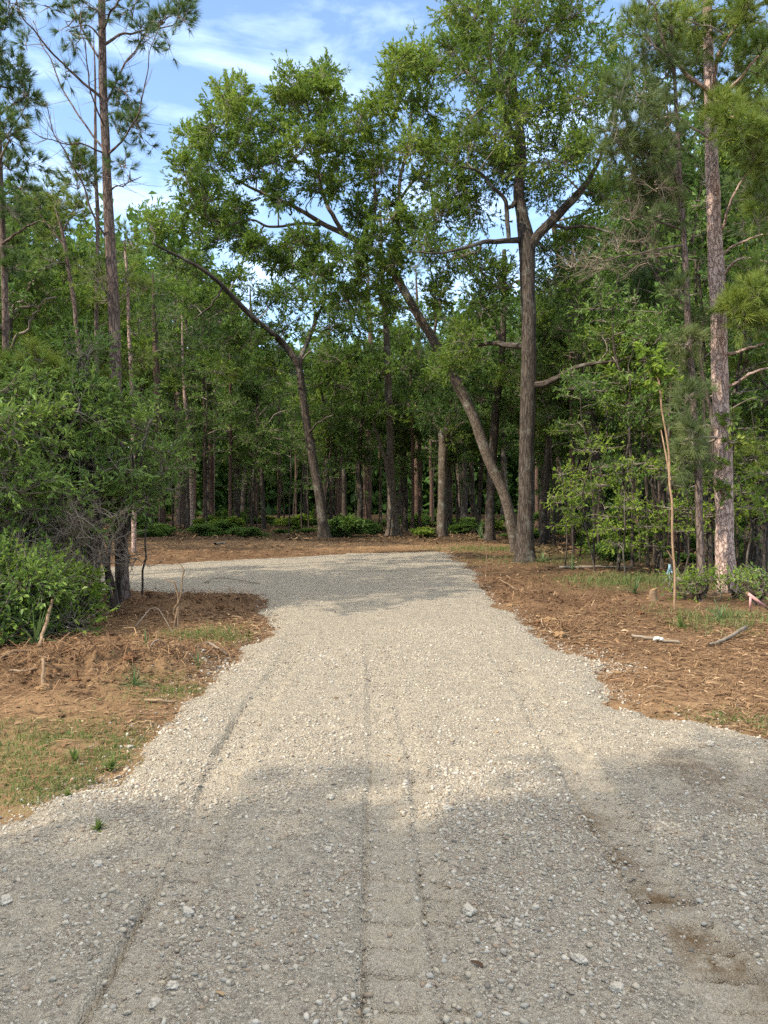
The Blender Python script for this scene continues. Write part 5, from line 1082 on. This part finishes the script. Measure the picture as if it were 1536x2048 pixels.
stick('branch', 'grey branch angling up out of the right dirt, right of the rag', [gp(1418, 1292, .02, .014), gp(1445, 1287, .03, .018), gp(1492, 1272, .10, .022)], 'dead_twig', 'branch', seed=2)
stick('branch', 'pale branch lying up against the left thicket', [gp(160, 1262, .03, .022), gp(180, 1250, .10, .022), gp(205, 1240, .24, .018)], 'stick', 'branch', seed=3)
stick('branch', 'crooked pale stick slanting down from the low bright bush', [gp(78, 1312, .02, .016), gp(90, 1300, .2, .018), gp(105, 1290, .42, .014)], 'stick', 'branch', seed=4)
for i, (pts, lab) in enumerate([([(300, 1325), (318, 1316), (345, 1312)], 'curved root lying on the left soil heap'), ([(200, 1322), (225, 1332), (250, 1326), (285, 1316)], 'long wavy root across the left soil heap'), ([(330, 1305), (352, 1310), (372, 1308)], 'thick pale stick on top of the left soil heap'), ([(388, 1296), (420, 1302), (455, 1308)], 'orange split stick near the gravel on the left'),
                            ([(20, 1364), (45, 1366), (70, 1364)], 'short pale stick by the left border'), ([(85, 1388), (86, 1372), (84, 1356)], 'forked root standing out of the yellow clod'), ([(270, 1262), (310, 1250), (345, 1270)], 'arched twig in the shaded left soil'), ([(240, 1225), (290, 1238), (330, 1232)], 'long twig in the shaded soil behind the heap'),
                            ([(1000, 1168), (1018, 1176), (1035, 1182)], 'short stick at the right gravel edge'), ([(1120, 1134), (1180, 1141), (1260, 1138)], 'long fallen branch on the shaded dirt right of the straight oak'), ([(1295, 1378), (1310, 1381), (1330, 1382)], 'little pale stick on the near right dirt'), ([(1390, 1186), (1410, 1180), (1440, 1162)], 'thin pale branch behind the slender pine'),
                            ([(430, 1095), (445, 1092), (450, 1094)], 'dark bit of log on the far left bank'), ([(60, 1315), (20, 1340), (-20, 1352)], 'long dark stick near the left border'), ([(290, 1400), (320, 1404), (350, 1403)], 'flat pale chip of wood on the left dirt'), ([(410, 1170), (440, 1166), (520, 1172)], 'long stick on the shaded soil by the branch road')]):
    rr_ = [.011, .010, .024, .016, .013, .014, .007, .007, .014, .03, .008, .014, .06, .012, .012, .012][i]
    up = [.05, .04, .05, .04, .02, .1, .18, .08, .03, .05, .02, .12, .05, .06, .015, .05][i]
    stick('stick', lab, [gp(a, b, .015 + (up if j == 1 else 0), rr_ * (1, .9, .7, .6)[j]) for j, (a, b) in enumerate(pts)], 'stick' if i % 3 else 'dead_twig', 'stick', seed=20 + i)
# bent stems left standing in the shaded soil
D = ground_depth(1262); t = Plant(500); base = ong(352, 1262)
for k, L_ in enumerate(([(349, 1262, 5), (354, 1215, 4.5), (356, 1180, 4), (349, 1165, 3), (330, 1160, 2)], [(354, 1262, 4), (356, 1210, 3.5), (366, 1170, 3), (367, 1145, 3), (360, 1127, 2)], [(346, 1262, 3.5), (350, 1225, 3), (357, 1195, 2)], [(350, 1262, 3), (342, 1240, 2), (332, 1220, 1.5)])):
    q = px_stem(L_, D); q[0] = (q[0][0] + .02 * k, base[1], base[2] - .02, q[0][3]); t.stem(q, 6, .1, wob=.02)
t.make('bent_stems', 'clump of snapped brown stems curling up from the shaded left soil', 'stems', base, 'stick', 'grass')

def clod(name, label, px, py, s, mat, seed, cat, lift=.3, flat=.75):
    mb = MB(); rr = np.random.default_rng(seed); p = ong(px, py)
    # a subdivided, dented ball
    v, f = IV.copy(), [tuple(a) for a in IF]
    for _ in range(3):
        mid = {}; v = list(map(tuple, v)); nf = []
        def m(a, b):
            key = (min(a, b), max(a, b))
            if key not in mid: mid[key] = len(v); v.append(tuple((np.array(v[a]) + np.array(v[b])) / 2))
            return mid[key]
        for a, b, c in f: x, y_, z = m(a, b), m(b, c), m(c, a); nf += [(a, x, z), (b, y_, x), (c, z, y_), (x, y_, z)]
        f = nf; v = np.array(v)
    v = unit(v)
    s = s * (1 if mat == 'rock' else .62); flat = flat * (1 if mat == 'rock' else .75)
    sx = seed * 3.1; d = 1 + .55 * (vnoise(v[:, 0] * 1.6 + sx, v[:, 1] * 1.6, v[:, 2] * 1.6, seed) - .5) + .55 * (vnoise(v[:, 0] * 4 + sx, v[:, 1] * 4, v[:, 2] * 4, seed + 1) - .5) + .34 * (vnoise(v[:, 0] * 10 + sx, v[:, 1] * 10, v[:, 2] * 10, seed + 2) - .5)
    V = v * d[:, None] * np.array([s, s * rr.uniform(.75, 1), s * flat]) * .5; a = rr.uniform(0, 6.28); ca, sa = math.cos(a), math.sin(a)
    V = np.stack([V[:, 0] * ca - V[:, 1] * sa, V[:, 0] * sa + V[:, 1] * ca, V[:, 2]], -1) + p + [0, 0, s * flat * lift]
    mb.add(V, None, f); return tag(mb.obj(name, M[mat], None, mat == 'rock', tuple(p)), label, cat)
for i, (px, py, s, mat, lab) in enumerate([(88, 1392, .17, 'clay', 'yellow clay clod with a root at the front of the left heap'), (262, 1346, .20, 'soil', 'dark upturned clod in the middle of the left heap'), (315, 1330, .22, 'clay', 'wide yellowish clod on the right half of the left heap'), (140, 1322, .24, 'soil', 'large brown clod at the back of the left heap'), (150, 1372, .13, 'soil', 'brown clod between the two ends of the left heap'), (345, 1322, .14, 'clay', 'small yellow clod at the right end of the left heap'),
                                       (300, 1345, .11, 'clay', 'pale crumb of clay below the wide yellowish clod'), (1100, 1246, .26, 'clay', 'ochre clay lump on the right edge of the gravel, the farther of two'), (1120, 1272, .24, 'clay', 'ochre clay lump on the right edge of the gravel, the nearer of two'), (1075, 1244, .14, 'soil', 'flat brown lump beside the farther ochre clay lump'), (1280, 1232, .16, 'soil', 'brown clod on the right dirt in front of the peeled pole'), (1020, 1212, .16, 'clay', 'small ochre lump at the right gravel edge near the shade'),
                                       (440, 1225, .22, 'soil', 'dark clod in the shaded soil by the branch road'), (300, 1190, .26, 'soil', 'dark lump beside the foot of the tall slim pine'), (395, 1212, .18, 'soil', 'dark clod right of the snapped stems'), (1235, 1345, .10, 'clay', 'small ochre crumb on the near right dirt'), (60, 1350, .16, 'soil', 'brown clod near the left border')]):
    clod('clod', lab, px, py, s, mat, 600 + i, 'clod')
for i, (px, py, s, lab) in enumerate([(937, 1838, .052, 'large whitish stone on the near gravel'), (660, 1608, .040, 'grey rounded stone left of the middle track'), (656, 1714, .036, 'pale rounded stone left of the middle track, nearer than the grey one'), (12, 1822, .045, 'grey stone at the near left border'), (376, 1834, .040, 'pale stone on the near left gravel right of the left track'), (995, 1870, .030, 'small white stone right of the large whitish one'), (1158, 1935, .045, 'flat pale stone on the near right gravel'), (1234, 1990, .045, 'pale stone at the bottom of the near right gravel'), (895, 1632, .05, 'grey flat stone right of the middle track'),
                                  (258, 1488, .045, 'white stone where the left grass meets the gravel'), (241, 1488, .03, 'small white stone beside the one at the left grass'), (1465, 1787, .03, 'small white stone on the near right gravel'), (310, 2018, .04, 'white stone at the bottom left gravel'), (345, 1990, .036, 'pale stone at the bottom left gravel, just above the white one'), (197, 1748, .036, 'pink-grey stone on the left gravel'), (1420, 1500, .06, 'dark grey stone on the right gravel spur')]):
    clod('rock', lab, px, py, s, 'rock', 700 + i, 'stone', .25, .62)

# cut stump
D = ground_depth(1204); p = ong(1305, 1204); root = empty('stump', tuple(p), 'small freshly cut stump, yellow, left of the peeled pole', 'stump')
mb = MB(); tube(mb, smooth_path([(*(p - [0, 0, .05]), .06), (*(p + [0, 0, .06]), .05), (*(p + [.005, 0, .17]), .045)], 3), 12, .2, .3, False, 3); mb.obj('trunk', M['stick'], root, True, p)
mb = MB(); an = np.linspace(0, 6.283, 12, endpoint=False); mb.add(np.vstack([np.stack([np.cos(an) * .045 + .005, np.sin(an) * .045, 0 * an + .171 + .012 * np.cos(an)], -1), [[.005, 0, .178]]]), None, [(i, (i + 1) % 12, 12) for i in range(12)]); mb.obj('cut_face', M['cut_wood'], root)
# survey stakes and flags
def box_bar(mb, a, b, w, t):
    a, b = np.asarray(a, float), np.asarray(b, float); d = unit(b - a); s = unit(np.cross(d, [.2, 1, .1])); n_ = np.cross(d, s)
    V = [c + i * s * w / 2 + j * n_ * t / 2 for c in (a, b) for i, j in ((-1, -1), (1, -1), (1, 1), (-1, 1))]
    mb.add(V, [(0, 1, 2, 3), (7, 6, 5, 4), (0, 4, 5, 1), (1, 5, 6, 2), (2, 6, 7, 3), (3, 7, 4, 0)])
D = ground_depth(1182); p = ong(1341, 1182); root = empty('survey_stake', tuple(p), 'thin dark survey stake with a pale blue ribbon left of the peeled pole', 'stake')
mb = MB(); box_bar(mb, p - [0, 0, .05], P(1338, 1130, D), .018, .012); mb.obj('stake', M['wire'], root, False, p)
mb = MB(); a = P(1338, 1128, D)
for k, (dx, ln) in enumerate(((-.012, .17), (.018, .14))):
    V = []
    for j in range(5): f = j / 4; V += [a + [dx * f * 2.5 - .014, -.01 - .02 * math.sin(f * 5 + k), -ln * f], a + [dx * f * 2.5 + .014, -.012 - .02 * math.sin(f * 5 + k), -ln * f - .004]]
    mb.add(V, [(j * 2, j * 2 + 1, j * 2 + 3, j * 2 + 2) for j in range(4)])
mb.obj('ribbon', M['ribbon_blue'], root, False, p)
p = ong(1545, 1226); D = p[1]; root = empty('survey_stake', tuple(p), 'wooden stake wrapped in pink tape leaning over at the right border', 'stake')
a, b = P(1550, 1228, D), P(1492, 1184, D); mb = MB(); box_bar(mb, a, a + (b - a) * .99, .035, .018); mb.obj('stake', M['stick'], root, False, p)
mb = MB(); box_bar(mb, a + (b - a) * .35, a + (b - a) * .93, .040, .023); mb.obj('tape', M['ribbon_pink'], root, False, p)
p = ong(1500, 1226); D = p[1]; root = empty('survey_stake', tuple(p), 'short upright stake with pink tape below the leaning one', 'stake')
mb = MB(); box_bar(mb, p - [0, 0, .03], P(1501, 1194, D), .022, .014); mb.obj('stake', M['stick'], root, False, p)
mb = MB(); box_bar(mb, P(1500, 1216, D), P(1501, 1192, D), .026, .018); mb.obj('tape', M['ribbon_pink'], root, False, p)
for px, py, tp, lab in ((901, 1108, 1062, 'thin pale stake at the right corner of the far gravel edge'), (972, 1146, 1094, 'thin grey stake on the dirt in front of the crossing oaks')):
    p = ong(px, py); mb = MB(); tube(mb, smooth_path([(*(p - [0, 0, .04]), .010), (*P(px + 1, (py + tp) / 2, p[1]), .009), (*P(px, tp, p[1]), .007)], 3), 6, .1, 0, True); tag(mb.obj('marker_stake', M['stick'], None, True, tuple(p)), lab, 'stake')
